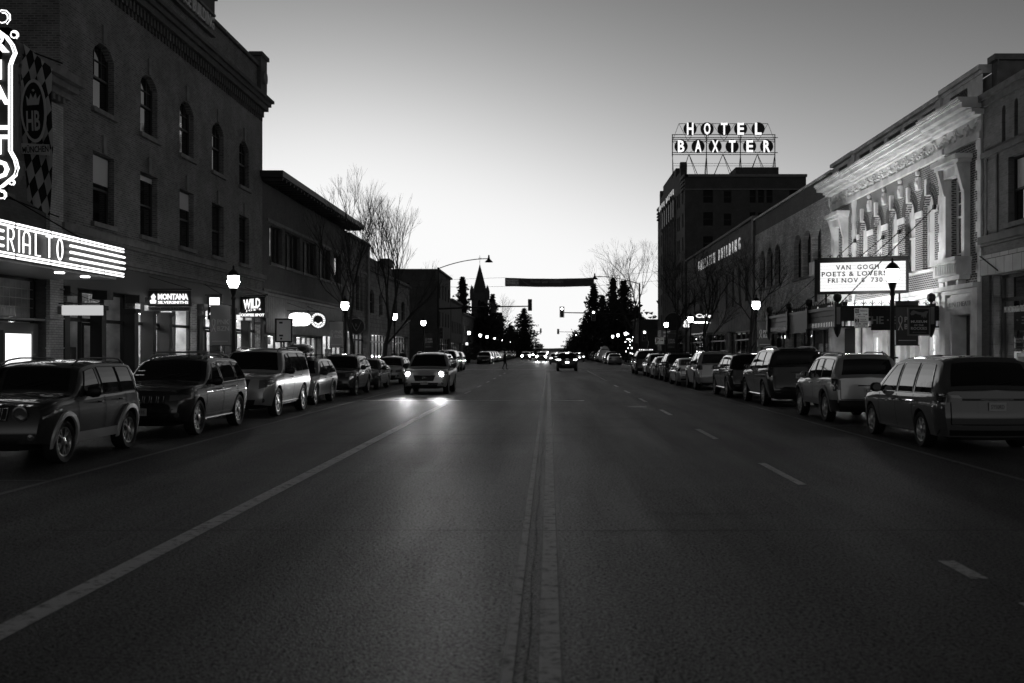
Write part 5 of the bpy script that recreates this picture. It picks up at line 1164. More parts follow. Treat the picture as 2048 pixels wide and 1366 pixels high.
left('boxy_suv', 'small boxy dark suv with round headlamps and pale wheel arch trim, nearest on the left', 'suv',
     suv(4.23, 1.90, 1.67, .03, hf=1.02, hc=1.10, sc=1.20, wt=1.66, rt=3.92, rb=4.14, zr=1.12, b0=1.02, b1=1.08, wb=2.57, wf=.83, R=.36, round=1, hz=.85, gtype='slots', grille=(.74, .96, .38), clad='flare_silver', rails=1, spokes=5, rstyle=2, tum=.20, hchrome=0, metal=.2,
         wins=[(1.50, 1.78, 2.22, 2.16), (2.34, 2.29, 3.02, 2.98), (3.10, 3.05, 3.72, 3.62)], af=.12, rf=.55, plate='BZN 1864', rail=.11, sill=.32, wind=(1.26, 1.62, 3.96, 4.10)), 16.8, x=-8.86)
left('midsize_suv', 'glossy black suv with chrome slotted grille and roof crossbars, second on the left', 'suv',
     suv(4.82, 1.94, 1.72, .012, hf=1.03, hc=1.12, wb=2.91, wf=.92, R=.39, gtype='slots', grille=(.72, .90, .50), rails=2, railm=1, strip=.33, spokes=10, rimdark=1, chrome=1, clad=None, plate='6-1595', hh=.15, hz=.84, hw=.34, metal=.1, rt=4.15, rb=4.66, pz=.55), 22.5, x=-8.63)
left('large_suv', 'large silver suv with wide grille and pale running boards, third on the left', 'suv',
     suv(5.14, 2.0, 1.90, .42, hf=1.12, hc=1.22, wb=2.95, wf=1.0, R=.41, grille=(.68, 1.05, .42), bars=1, hz=.92, hh=.28, hw=.30, rails=1, clad=None, strip=.38, spokes=6, rt=4.85, rb=5.06, zr=1.2, b1=1.24, metal=.6, tum=.22, plate='6-4207'), 28.9, x=-8.60)
wg = left('wagon_car', 'silver wagon with dark roof cargo box, fourth on the left', 'car',
     suv(4.80, 1.84, 1.60, .34, hf=.90, hc=1.0, wb=2.74, wf=.95, R=.35, rails=2, clad='flare_grey', rt=4.1, rb=4.68, spokes=5, hh=.16, hz=.78, metal=.6, sill=.30), 35.0, x=-8.86)
cbx = MB(); sec = []
for i in range(13):
    t = i/12; w_ = .42*(1-(abs(t-.45)/.62)**3); h = .34*(1-(abs(t-.5)/.56)**3)
    sec.append([(wx*w_, -1.0+2.0*t, hz_*h) for wx, hz_ in ((-.8, 0), (-1, .2), (-1, .55), (-.8, .85), (-.4, 1), (.4, 1), (.8, .85), (1, .55), (1, .2), (.8, 0))])
cbx.v = [p for r_ in sec for p in r_]
for i in range(12):
    for j in range(10): cbx.f.append((i*10+j, i*10+(j+1) % 10, (i+1)*10+(j+1) % 10, (i+1)*10+j)); cbx.m.append(0)
cb = cbx.build('roof_box', paint(.02, .1), None, smooth=True); tag(cb, 'dark streamlined cargo box strapped on the silver wagon roof', 'roof box'); cb.location = (-8.86, 36.45, 1.74)
left('crossover_car', 'glossy black crossover parked fifth on the left, behind the silver wagon', 'suv', suv(4.75, 1.90, 1.68, .012, hf=.98, hc=1.06, wb=2.82, wf=.95, R=.38, rails=1, spokes=5, rstyle=2, chrome=1, rt=4.0, rb=4.62, metal=.1, railm=1), 42.3, x=-8.86)
left('dark_sedan', 'dark low sedan parked sixth on the left, behind the black crossover', 'car', sedan(4.70, 1.82, 1.44, .05, spokes=7), 49.0, x=-9.0)
left('grey_hatchback', 'pale grey hatchback parked seventh on the left, half hidden by the oncoming suv', 'car', suv(4.4, 1.8, 1.52, .3, hf=.85, hc=.95, sc=1.2, wb=2.6, wf=.9, R=.33, hh=.15, hz=.72), 56.6)
hl = make_car('oncoming_suv', 'pale suv driving towards us with both headlamps blazing', 'suv',
     suv(4.95, 1.93, 1.75, .45, hf=1.0, hc=1.10, wb=2.85, wf=.98, R=.38, grille=(.58, .80, .46), bars=4, gchrome=0, lit=1, hz=.86, hh=.13, hw=.36, rails=1, railm=1, spokes=5, metal=.5, plate='6-3306', rt=4.3, rb=4.80, pz=.50), (-5.22, 43.8-.98+2.475, 0), 0)
pk = suv(5.2, 1.98, 1.88, .10, hf=1.05, hc=1.16, wb=3.1, wf=1.0, R=.40, metal=.3, rt=4.9, rb=5.1, zr=1.2, hh=.2, b1=1.2)
left('full_size_suv', 'tall dark full size suv parked at the end of the left row before the crossing', 'suv', pk, 87.0, x=-8.85, detail=1)
left('pale_suv', 'pale suv parked last on the left row before the crossing', 'suv', suv(4.8, 1.9, 1.75, .35), 94.2, x=-8.9, detail=1)

right('minivan', 'grey minivan with chrome edged side windows, nearest on the right', 'minivan',
     suv(5.15, 2.01, 1.74, .085, hf=.86, hc=1.02, sc=1.12, wt=1.98, rt=4.62, rb=5.03, zr=1.12, b0=.94, b1=1.03, wb=3.0, wf=.98, R=.345, chrome=1, tail=(.98, .17, .34), rp=.83, strake=.955, gate=.50, plate='5Y50RD', spokes=7, tum=.22, hz=.74, metal=.45, lr=.06, rr=.55, ar=.10,
         wins=[(1.50, 2.15, 2.55, 2.50), (2.67, 2.62, 3.50, 3.46), (3.62, 3.57, 4.52, 4.30)], seams=[1.55, 2.61, 3.58], handles=[2.42, 2.80], hdz=.13, rail=.13, wind=(1.2, 1.92, 4.68, 5.0), sill=.27, gap=.05), 19.7, x=8.12)
right('silver_suv', 'older silver suv with roof rack and dark wheel flares, second on the right', 'suv',
     suv(4.54, 1.80, 1.76, .45, hf=1.03, hc=1.10, sc=1.38, wt=1.92, rt=4.24, rb=4.46, zr=1.14, wb=2.675, wf=.80, R=.385, gap=.10, clad='flare_grey', rails=1, tail=(.98, .32, .15), rp=.84, bumper=.60, spokes=6, tum=.20, sill=.42, mpaint=1, metal=.5, plate='6-2754', lr=.05,
         wins=[(1.70, 2.05, 2.38, 2.36), (2.48, 2.45, 3.05, 2.98), (3.18, 3.12, 4.06, 3.98)]), 26.8, x=8.08)
right('large_dark_suv', 'large glossy dark suv with sloping roof spoiler, third on the right', 'suv',
     suv(5.33, 2.03, 1.93, .02, hf=1.12, hc=1.22, sc=1.5, wt=2.25, rt=4.98, rb=5.24, zr=1.30, b0=1.14, b1=1.26, wb=3.12, wf=.95, R=.42, tail=(1.15, .34, .26), rp=1.02, rails=1, railm=1, spokes=6, strip=.36, plate='6-AT720', metal=.2, tum=.24), 34.6, x=8.2)
right('black_crossover', 'black rounded crossover parked fourth on the right', 'suv', suv(5.0, 1.95, 1.72, .012, wb=2.93, wf=.98, R=.39, rt=4.3, rb=4.88, chrome=1, spokes=5, rstyle=2, metal=.1, strip=.36), 40.6, x=7.97)
right('beige_suv', 'pale beige suv with roof rack parked fifth on the right', 'suv', suv(4.75, 1.90, 1.80, .42, hf=1.08, hc=1.14, wb=2.79, wf=.88, R=.39, rt=4.4, rb=4.66, zr=1.16, rails=1, tail=(1.05, .26, .22), bumper=.6, bmat='flare_grey', rp=.9, gap=.09, metal=.4), 48.7, x=7.85)
right('silver_sedan', 'low silver sedan parked sixth on the right', 'car', sedan(4.7, 1.82, 1.45, .5, metal=.5), 54.1, x=7.6)
right('racked_suv', 'dark suv with black roof rack parked seventh on the right', 'suv', suv(4.6, 1.84, 1.68, .04, rails=2), 61.0, x=7.75, detail=1)
right('grey_sedan', 'grey sedan parked eighth on the right', 'car', sedan(4.6, 1.8, 1.45, .22), 66.5, x=7.7, detail=1)
right('white_suv', 'whitish suv parked ninth on the right, in front of the patrol suv', 'suv', suv(4.6, 1.85, 1.62, .6, rt=4.0, rb=4.5), 72.5, x=7.8, detail=1)
ps = right('patrol_suv', 'dark patrol suv with a row of small roof lights, tenth on the right', 'suv', suv(5.1, 1.98, 1.85, .03, wb=3.0, rt=4.7, rb=4.98, zr=1.2), 79.6, x=7.65, detail=1)
m_ = MB(); m_.box(-.6, .6, -.15, .15, 1.88, 1.93); m_.build('light_bar', 'black_metal', ps)
for i in range(7): m_ = MB(); m_.box(-.55+i*.165, -.45+i*.165, .151, .17, 1.88, 1.95); m_.build('roof_light', 'window_lit' if i in (2, 3) else 'sign_white', ps)
make_car('leading_suv', 'dark suv driving away from us in the middle of the road with brake lights on', 'suv', suv(4.6, 1.9, 1.66, .02, lit=2, rt=4.0, rb=4.45, wb=2.7, tail=(1.02, .14, .34), rp=.80, metal=.1), (1.62, 92+1.3, 0), math.pi)
# farther traffic and parked cars beyond the crossing
ka = make_car('small_suv', 'dark suv parked first on the left beyond the crossing', 'suv', suv(4.7, 1.9, 1.7, .05), (-8.9, 141.5, 0), 0, detail=0)
kb = make_car('small_sedan', 'silver sedan parked first on the right beyond the crossing', 'car', sedan(4.6, 1.8, 1.45, .3), (8.6, 130+5, 0), math.pi, detail=0)
kc = make_car('distant_van', 'tall white van parked on the right beyond the crossing', 'van', suv(5.6, 2.0, 2.5, .6, hf=1.2, hc=1.45, sc=1.0, wt=1.7, rt=5.5, rb=5.58, zr=1.3, b0=1.2, b1=1.3, wins=[(1.2, 1.8, 2.2, 2.2)]), (8.5, 158, 0), math.pi, detail=0)
kd = make_car('distant_traffic', 'oncoming car with bright headlamps in the inner lane far up the street', 'car', suv(4.7, 1.85, 1.6, .2, lit=1, glow=1.9), (-1.3, 176, 0), 0, detail=0, group='oncoming cars far up the street')
dup(kd, (-4.4, 196, 0), 0, 'oncoming car with bright headlamps in the outer lane far up the street')
G1 = 'small parked cars far up the left kerb'; G2 = 'small parked cars far up the right kerb'; G3 = 'tiny headlamps at the far end of the street'
rnd = random.Random(12)
for i in range(16): y = 148+6.6*i; dup([ka, kb][rnd.random() < .4], (-8.9, y, 0), 0, 'small distant car parked along the far left kerb', G1)
for i in range(15):
    y = 141.5+6.7*i
    if abs(y-158) > 5: dup([kb, ka][rnd.random() < .5], (8.6, y, 0), math.pi, 'small distant car parked along the far right kerb', G2)
for x, y in ((-1.4, 232), (-4.6, 250), (-1.4, 290), (-4.6, 320), (-1.4, 370), (-4.6, 420), (-1.4, 480), (-4.6, 540), (-1.4, 640)): dup(kd, (x, y, 0), 0, 'tiny oncoming car with lit headlamps near the end of the street', G3)
kt = make_car('leading_car', 'car with lit tail lamps ahead of the leading dark suv', 'car', sedan(4.6, 1.8, 1.5, .2, lit=2), (.95, 139, 0), math.pi, detail=0, group='cars driving away far up the street')
for i, (x, y) in enumerate(((5.0, 170), (1.6, 215), (5.0, 260))): dup(kt, (x, y, 0), math.pi, ['car driving away in the right lane past the crossing, tail lamps lit', 'distant car driving away in the inner lane, tail lamps lit', 'farthest car driving away in the right lane, tail lamps lit'][i])
# box truck in the distance
bt = thing('box_truck', 'pale box truck coming towards us far up the street', 'truck', (-3.2, 330, 0))
m_ = MB(); m_.box(-4.5, -2.0, 331, 337, .9, 3.9); m_.build('cargo_box', 'offwhite', bt)
m_ = MB(); m_.prism([(329.2, .6), (331, .6), (331, 2.6), (330.2, 2.6), (329.5, 1.6)], lambda u, v, d=0: (-4.4+d, u, v), 0, 2.3); m_.build('cab', 'offwhite', bt)
m_ = MB(); m_.box(-4.2, -2.3, 329.3, 329.6, 1.7, 2.4); m_.build('windshield', 'pane_far', bt)
for sx in (-4.1, -2.4):
    m_ = MB(); m_.box(sx-.15, sx+.15, 329.1, 329.19, .9, 1.15); m_.build('headlight', 'headlamp_glow', bt)
    for y in (330.2, 335.8): m_ = MB(); m_.lathe([(.45, -.14), (.45, .14)], (sx, y, .45), 14, axis='x'); m_.build('wheel', 'rubber', bt)
# beams of the nearest oncoming cars (their own lamps)
def beam(x, y, z, e, par, lx, ly):
    ld = bpy.data.lights.new('headlamp_beam', 'SPOT'); ld.energy = e; ld.spot_size = R_(36); ld.spot_blend = 1; ld.shadow_soft_size = .06
    lo = bpy.data.objects.new('headlamp_beam', ld); col.objects.link(lo); lo.parent = par; lo.location = (lx, ly, z)
    lo.rotation_euler = Vector((0, -1, -.03)).to_track_quat('-Z', 'Y').to_euler()
for sx in (-.72, .72): beam(0, 0, .84, 600, hl, sx, -2.48)
for sx in (-.7, .7): beam(0, 0, .8, 3200, kd, sx, -2.40)
# ================================================================ street furniture
def street_lamp(label, loc, on=260, banner=0, group='lantern street lamps', side=1):
    o = thing('street_lamp', label, 'street lamp', (0, 0, 0), group, local=True)
    m = MB(); m.lathe([(.24, 0), (.24, .10), (.20, .14), (.17, .5), (.19, .55), (.12, .7), (.09, .95), (.10, 1.0)], (0, 0, .12), 12); m.build('base', 'black_metal', o, smooth=30)
    m = MB(); m.lathe([(.078, .95), (.062, 3.55), (.085, 3.58), (.085, 3.64), (.06, 3.70), (.10, 3.82), (.14, 3.98)], (0, 0, .05), 12); m.build('pole', 'black_metal', o, smooth=30)
    m = MB(); m.lathe([(.13, 4.03), (.155, 4.08), (.205, 4.42), (.20, 4.45)], (0, 0, 0), 12); m.build('lantern_glass', 'lamp_glow', o, smooth=30)
    m = MB(); m.lathe([(.225, 4.45), (.225, 4.48), (.16, 4.58), (.09, 4.65), (.04, 4.68), (.03, 4.74), (.045, 4.77), (.0, 4.84)], (0, 0, 0), 12)
    m.build('cap', 'black_metal', o, smooth=30)
    if on:
        ld = bpy.data.lights.new('lamp_light', 'POINT'); ld.energy = on; ld.shadow_soft_size = .2; lo = bpy.data.objects.new('lamp_light', ld); col.objects.link(lo); lo.parent = o; lo.location = (0, 0, 4.25)
        lo.visible_camera = True
        lo.location = (0, -.0, 3.2) if False else (0, 0, 4.25)
    if banner:
        s = banner; m = MB()
        for z in (3.42, 2.02): m.tube([(0, 0, z), (s*.86, 0, z)], .016, 6)
        m.build('banner_arm', 'black_metal', o)
        cl = MB(); nx = 8
        for i in range(nx):
            a = s*(.10+.72*i/nx); b = s*(.10+.72*(i+1)/nx)
            for j in range(8):
                z0 = 2.02+1.4*j/8; z1 = 2.02+1.4*(j+1)/8; f = lambda x, z: (x, .03*math.sin(x*6+z*2), z)
                cl.quad(f(a, z0), f(b, z0), f(b, z1), f(a, z1))
        c = cl.build('banner', 'banner_cloth' if s > 0 else 'banner_pale', o)
        PX_ = PF(-.04); x0, x1 = (s*.1, s*.82) if s > 0 else (s*.82, s*.1)
        letters('lettering', 'PNK', PX_, x0+.27, x1-.03, 2.76, 2.93, .005, .004, 'banner_print', c, bold=.03)
        letters('lettering', 'BZN', PX_, x0+.27, x1-.03, 2.53, 2.70, .005, .004, 'banner_print', c, bold=.03)
        rb = MB(); cx = x0+.14; rb.tube([(cx-.07, -.05, 2.5), (cx+.05, -.05, 2.78), (cx+.05, -.05, 2.9), (cx, -.05, 2.95), (cx-.05, -.05, 2.9), (cx-.05, -.05, 2.78), (cx+.07, -.05, 2.5)], .016, 4); rb.build('ribbon', 'banner_print', c)
        m = MB(); m.fbox(PX_, x0+.08, x1-.08, 2.16, 2.185, .004, .008); m.build('small_print', 'banner_print', c)
    o.location = loc; return o
street_lamp('lit lantern lamp with pale banner by the coffee sign, nearest on the left', (-11, 35.7, 0), 340, -1)
street_lamp('lit lantern lamp under the eaved building, second on the left', (-11, 55.2, 0), 340, -1)
l3 = street_lamp('lit lantern lamp beside the leaning bare tree, third on the left', (-11, 72.9, 0), 240)
street_lamp('lit lantern lamp with a dark banner by the low stone row, fourth on the left', (-11, 89.7, 0), 110, 1)
street_lamp('lit lantern lamp with dark banner before the readerboard, nearest on the right', (11, 32.8, 0), 430, 1)
street_lamp('lit lantern lamp with grey banner at the theatre canopy end, second on right', (11, 54.4, 0), 520, 1)
street_lamp('lit lantern lamp third from the camera on the right pavement', (11, 79.6, 0), 320)
street_lamp('lit lantern lamp with a dark banner, last on the right before the crossing', (11, 96, 0), 130, 1)
lf = street_lamp('first small lit lamp on the left beyond the crossing', (-11, 140.8, 0), 0, group='lit lamps beyond the crossing')
for k, y in enumerate((164, 182, 206, 240)): dup(lf, (-11, y, 0), 0, ['second small lit lamp on the left beyond the crossing', 'third small lit lamp on the left beyond the crossing', 'fourth small lit lamp on the left beyond the crossing', 'farthest small lit lamp on the left beyond the crossing'][k])
for k, (x, y) in enumerate(((11, 201), (11, 177), (11, 163), (11, 147))): dup(lf, (x, y, 0), 0, ['farthest small lit lamp on the right beyond the crossing', 'third small lit lamp on the right beyond the crossing', 'second small lit lamp on the right beyond the crossing', 'first small lit lamp on the right beyond the crossing, by the lit tree'][k])
for i in range(12): dup(lf, ((-11, 11)[i % 2], 262+i*16, 0), 0, 'tiny lit lamp far up the street', 'tiny lamps near the end of the street')

# ---- signs on the left
def hang_sign(name, label, X0, X1, Y, z0, z1, face, t=.16, group=None, cat='sign', wallx=-15):
    o = thing(name, label, cat, (wallx, Y, z0), group); m = MB(); m.box(X0, X1, Y, Y+t, z0, z1); m.build('panel', face, o)
    b = MB(); e = X1 if wallx < 0 else X0; b.tube([(wallx, Y+t/2, z1+.06), (e, Y+t/2, z1+.06)], .02); b.tube([(wallx, Y+t/2, z1+.55), (e, Y+t/2, z1+.06)], .01); b.build('bracket', 'black_metal', o); return o
o = hang_sign('box_sign', 'blank white lit box sign projecting below the neon marquee', -14.75, -13.56, 31.0, 2.92, 3.22, 'sign_soft')
m = MB(); m.box(-15, -14.76, 31.0, 31.12, 2.95, 3.19); m.build('end_cap', 'grey_metal', o)
o = hang_sign('jewelry_sign', 'projecting black sign with glowing MONTANA lettering on the brick block', -14.95, -13.36, 38.2, 3.50, 4.08, 'sign_dark'); P_ = PF(38.2)
letters('lettering', 'MONTANA', P_, -14.58, -13.45, 3.74, 3.97, .01, .03, 'letters_lit', o, bold=.045)
letters('lettering', 'SILVERSMITHS', P_, -14.58, -13.45, 3.59, 3.70, .01, .03, 'letters_lit', o, bold=.03)
m = MB(); m.prism([(-14.86, 3.6), (-14.66, 3.6), (-14.64, 3.72), (-14.7, 3.75), (-14.66, 3.86), (-14.74, 3.97), (-14.84, 3.86), (-14.8, 3.75), (-14.88, 3.72)], P_, .01, .04); m.build('figure', 'letters_lit', o)
m = MB(); m.box(-14.95, -13.36, 38.2, 38.3, 3.32, 3.49); lp = m.build('lower_panel', 'sign_grey', o)
letters('lettering', 'FASHION APPAREL & ACCESSORIES', P_, -14.9, -13.42, 3.36, 3.46, .005, .008, 'sign_dark', lp, bold=.01)
o = hang_sign('coffee_sign', 'projecting dark sign with glowing WILD JOES COFFEE SPOT lettering', -14.95, -13.75, 49.6, 3.45, 4.46, 'sign_dark'); P_ = PF(49.6)
def PW(u, v, d=0): return (u, 49.6-d, v+(u+14.35)*.12)
letters('lettering', 'WILD', PW, -14.80, -13.98, 3.88, 4.36, .01, .03, 'letters_lit', o, bold=.04)
letters('lettering', "JOE'S", PW, -14.68, -13.95, 3.74, 3.86, .01, .03, 'letters_lit', o, bold=.02, spacing=1.4)
letters('lettering', 'COFFEE SPOT', P_, -14.92, -13.78, 3.50, 3.64, .01, .03, 'letters_lit', o, bold=.05)
o = hang_sign('narrow_sign', 'narrow projecting sign half lit beside the pale ribbon banner', -14.8, -14.2, 44.4, 3.2, 4.2, 'sign_dark'); m = MB(); m.box(-14.72, -14.28, 44.38, 44.395, 3.75, 4.15); m.build('lit_panel', 'sign_white', o)
letters('lettering', 'ART', PF(44.4), -14.72, -14.28, 3.4, 3.62, .01, .01, 'letters_lit', o, bold=.03)
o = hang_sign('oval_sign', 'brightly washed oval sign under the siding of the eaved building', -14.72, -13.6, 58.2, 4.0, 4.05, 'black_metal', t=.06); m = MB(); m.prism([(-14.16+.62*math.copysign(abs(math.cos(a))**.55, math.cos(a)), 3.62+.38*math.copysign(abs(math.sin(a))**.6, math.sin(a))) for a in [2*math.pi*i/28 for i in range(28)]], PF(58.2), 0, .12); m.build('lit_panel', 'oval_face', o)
def round_sign(name, label, cx, Y, cz, r, face, group=None, wallx=-15):
    o = thing(name, label, 'sign', (wallx, Y, cz)); m = MB(); m.lathe([(r, 0), (r, .16)], (cx, Y, cz), 28, axis='y'); m.build('disc', face, o)
    b = MB(); b.tube([(wallx, Y+.08, cz+r+.05), (cx+.1, Y+.08, cz+r+.05)], .025); b.tube([(wallx, Y+.08, cz+r+.4), (cx, Y+.08, cz+r+.05)], .015); b.build('bracket', 'black_metal', o); return o
o = round_sign('round_lit_sign', 'round black sign with glowing emblem on the eaved building', -14.2, 63, 3.7, .52, 'sign_dark')
m = MB(); rnd = random.Random(4)
for i in range(20):
    a = 2*math.pi*i/20; rr = .44+.03*rnd.random(); m.prism([(-14.2+rr*math.cos(a+t)*q, 3.7+rr*math.sin(a+t)*q) for t, q in ((-.13, 1), (.13, 1), (.10, .72), (-.10, .66))], PF(63), .01, .03)
m.prism([(-14.45, 3.55), (-14.2, 3.38), (-13.95, 3.55), (-14.0, 3.62), (-14.2, 3.5), (-14.4, 3.62)], PF(63), .01, .03); m.build('emblem', 'letters_lit', o)
o = round_sign('round_dark_sign', 'round dark sign with a pale crossed emblem beside the second left lamp', -14.15, 75.2, 3.62, .62, 'sign_dark')
m = MB(); m.tube([(-14.15+.6*math.cos(a), 75.18, 3.62+.6*math.sin(a)) for a in [2*math.pi*i/30 for i in range(31)]], .03, 5); m.tube([(-14.5, 75.17, 3.95), (-14.3, 75.17, 3.5), (-14.15, 75.17, 3.3), (-14.0, 75.17, 3.5), (-13.8, 75.17, 3.95)], .025, 4); m.build('rim', 'flare_grey', o)
letters('lettering', 'R', PF(75.2), -14.22, -14.08, 3.6, 3.82, .01, .02, 'flare_grey', o)
# notice board on posts
o = thing('notice_board', 'black framed street notice board with pale panels behind the silver suv', 'notice board', (-11.3, 43.8, .12))
m = MB(); m.ring(PF(43.8), -11.72, -10.98, 2.2, 3.22, .06, -.08, 0); m.build('frame', 'black_metal', o)
m = MB(); m.fbox(PF(43.8), -11.66, -11.04, 2.26, 3.16, -.05, -.03); m.build('panel', 'sign_plate', o)
m = MB(); m.fbox(PF(43.8), -11.55, -11.4, 3.0, 3.08, -.028, -.02); m.fbox(PF(43.8), -11.55, -11.38, 2.45, 2.53, -.028, -.02); m.fbox(PF(43.8), -11.5, -11.42, 2.32, 2.4, -.028, -.02); m.build('print', 'sign_dark', o)
m = MB(); m.tube([(-11.35, 43.85, .12), (-11.35, 43.85, 2.2)], .04); m.build('post', 'black_metal', o)

# ---- street signs on the right
def plate_sign(name, label, x, y, x0, x1, z0, z1, face='sign_plate', group=None, post=True, ptop=None):
    o = thing(name, label, 'street sign', (x, y, .12), group); m = MB(); m.box(x0, x1, y-.03, y-.01, z0, z1); m.build('plate', face, o)
    if post: m = MB(); m.tube([(x, y+.02, .12), (x, y+.02, ptop or z1+.03)], .03, 6); m.build('post', 'grey_metal', o)
    return o
o = plate_sign('parking_sign', 'white NO PARKING and 2 HOUR PARKING sign on a post before the theatre canopy', 10.75, 35.2, 10.49, 10.97, 2.64, 3.30); P_ = PF(35.17)
m = MB(); m.fbox(P_, 10.51, 10.65, 3.14, 3.28, .0, .004); m.fbox(P_, 10.51, 10.65, 2.81, 2.94, .0, .004); m.fbox(P_, 10.49, 10.97, 2.965, 2.972, 0, .004)
for z_ in (3.02, 2.69):
    m.fbox(P_, 10.63, 10.83, z_-.006, z_+.006, 0, .004); m.prism([(10.60, z_), (10.64, z_+.02), (10.64, z_-.02)], P_, 0, .004); m.prism([(10.86, z_), (10.82, z_+.02), (10.82, z_-.02)], P_, 0, .004)
m.build('print', 'plate_ink', o)
for s, a, b, c, d, mm in (('NO', 10.525, 10.635, 3.16, 3.26, 'plate_white'), ('PARKING', 10.68, 10.93, 3.18, 3.25, 'plate_ink'), ('2AM - 7AM', 10.54, 10.93, 3.06, 3.12, 'plate_ink'), ('2', 10.545, 10.615, 2.825, 2.925, 'plate_white'), ('HOUR', 10.70, 10.90, 2.885, 2.935, 'plate_ink'), ('PARKING', 10.68, 10.93, 2.815, 2.865, 'plate_ink'), ('8AM - 6PM', 10.54, 10.93, 2.735, 2.79, 'plate_ink')): letters('lettering', s, P_, a, b, c, d, .005, .003, mm, o, bold=.01)
o = thing('museum_sign', 'dark MUSEUM OF THE ROCKIES sign with a pale skull picture on the right', 'sign', (11.95, 32.9, 2.3)); P_ = PF(32.6)
m = MB(); m.box(11.42, 12.14, 32.6, 32.64, 2.32, 3.22); m.build('panel', 'sign_grey', o); m = MB(); m.fbox(P_, 11.47, 12.09, 2.37, 3.17, .002, .006); m.build('field', 'sign_dark', o)
for s, a, b, c, d in (('MUSEUM', 11.52, 12.03, 2.73, 2.81), ('OF THE', 11.62, 11.92, 2.63, 2.68), ('ROCKIES', 11.52, 12.03, 2.51, 2.6)): letters('lettering', s, P_, a, b, c, d, .007, .004, 'banner_print', o, bold=.015)
m = MB(); m.prism([(11.50, 3.02), (11.53, 2.97), (11.60, 2.98), (11.66, 3.03), (11.74, 3.0), (11.84, 2.98), (11.87, 2.9), (11.90, 2.96), (11.93, 2.86), (11.96, 2.95), (12.0, 2.88), (12.02, 3.0), (12.07, 3.1), (12.0, 3.1), (11.9, 3.06), (11.78, 3.07), (11.68, 3.1), (11.6, 3.13), (11.54, 3.1)], P_, .007, .012)
m.fbox(P_, 11.6, 12.0, 2.425, 2.437, .007, .011); m.prism([(11.56, 2.431), (11.61, 2.447), (11.61, 2.415)], P_, .007, .011); m.build('picture', 'flare_grey', o)
m = MB(); m.tube([(11.0, 32.7, 3.27), (12.2, 32.7, 3.27)], .02); m.tube([(11.6, 32.62, 3.27), (11.6, 32.62, 3.2)], .01); m.tube([(12.0, 32.62, 3.27), (12.0, 32.62, 3.2)], .01); m.build('bracket', 'black_metal', o)
o = thing('flag_holder', 'small black flag bracket clamped low on the nearest right lamp post', 'bracket', (11, 32.7, 1.6)); m = MB(); m.tube([(10.62, 32.6, 1.66), (11.0, 32.7, 1.62), (11.14, 32.7, 1.62)], .03); m.tube([(10.72, 32.62, 1.62), (10.6, 32.6, 1.82)], .02); m.build('arm', 'black_metal', o)
o = plate_sign('arrow_sign', 'white sign with a black letter P and an arrow on a roadside post', 10.6, 98, 10.15, 11.02, 2.45, 3.1); P_ = PF(97.97)
letters('lettering', 'P', P_, 10.26, 10.5, 2.56, 3.0, .002, .004, 'plate_ink', o, bold=.03); m = MB(); m.fbox(P_, 10.62, 10.85, 2.78, 2.83, 0, .004); m.prism([(10.94, 2.805), (10.82, 2.9), (10.82, 2.71)], P_, 0, .004); m.build('arrow', 'plate_ink', o)
m = MB(); m.box(10.40, 10.76, 97.96, 97.99, 3.14, 3.75); m.box(10.40, 10.76, 97.96, 97.99, 1.85, 2.42); m.build('plate', 'sign_grey', o)
for i, (x, y) in enumerate(((14.1, 215), (16.6, 215))):
    o = thing('diamond_sign', 'white diamond road sign far up the right side, %s of two' % ('left' if i == 0 else 'right'), 'street sign', (x-2, y, 0), 'pair of diamond signs'); m = MB(); m.prism([(x-2-.75, 4.2), (x-2, 3.45), (x-1.25, 4.2), (x-2, 4.95)], PF(y), 0, .03); m.build('plate', 'sign_soft', o); m = MB(); m.tube([(x-2, y+.03, 0), (x-2, y+.03, 3.5)], .05); m.build('post', 'grey_metal', o)
def store_sign(label, x, y, z, w, h, s=None, mt='letters_lit', wallx=15):
    o = hang_sign('shop_sign', label, x, x+w, y, z, z+h, 'sign_dark', wallx=wallx)
    letters('lettering', s, PF(y), x+.08, x+w-.08, z+.1, z+h-.1, .01, .03, mt, o, bold=.04); return o
store_sign('glowing script sign over a lit strip on the lettered building', 12.8, 90, 4.62, 1.6, .55, 'Cafe'); store_sign('small round glowing sign before the crossing on the right', 13.0, 100, 4.0, .9, .9, '&')
o = thing('canopy_lights', 'row of lit bulbs along a shop canopy edge on the right', 'light strip', (12.9, 90.5, 4.2)); m = MB(); m.box(12.75, 15, 90.4, 90.5, 4.25, 4.42); m.build('housing', 'grey_metal', o)
for i in range(9): m = MB(); m.box(12.8+i*.16, 12.92+i*.16, 90.35, 90.395, 4.28, 4.38); m.build('bulb', 'bulb', o)
o = round_sign('clock_sign', 'round ring sign on the hotel corner behind the right signal', 16.2, 133.5, 5.6, 1.25, 'sign_dark', wallx=17.8); m = MB(); m.tube([(16.2+1.2*math.cos(a), 133.47, 5.6+1.2*math.sin(a)) for a in [2*math.pi*i/30 for i in range(31)]], .07, 5); m.build('rim', 'flare_grey', o)
o = thing('newspaper_box', 'pale newspaper box on the right pavement behind the large dark suv', 'newspaper box', (11.2, 42, .12)); m = MB(); m.box(10.95, 11.5, 42, 42.5, .5, 1.75); m.build('cabinet', 'offwhite', o); m = MB(); m.box(11.0, 11.45, 41.985, 41.999, 1.1, 1.6); m.build('door', 'sign_grey', o); m = MB(); m.box(11.1, 11.2, 42.1, 42.4, .12, .5); m.box(11.25, 11.35, 42.1, 42.4, .12, .5); m.build('leg', 'black_metal', o)
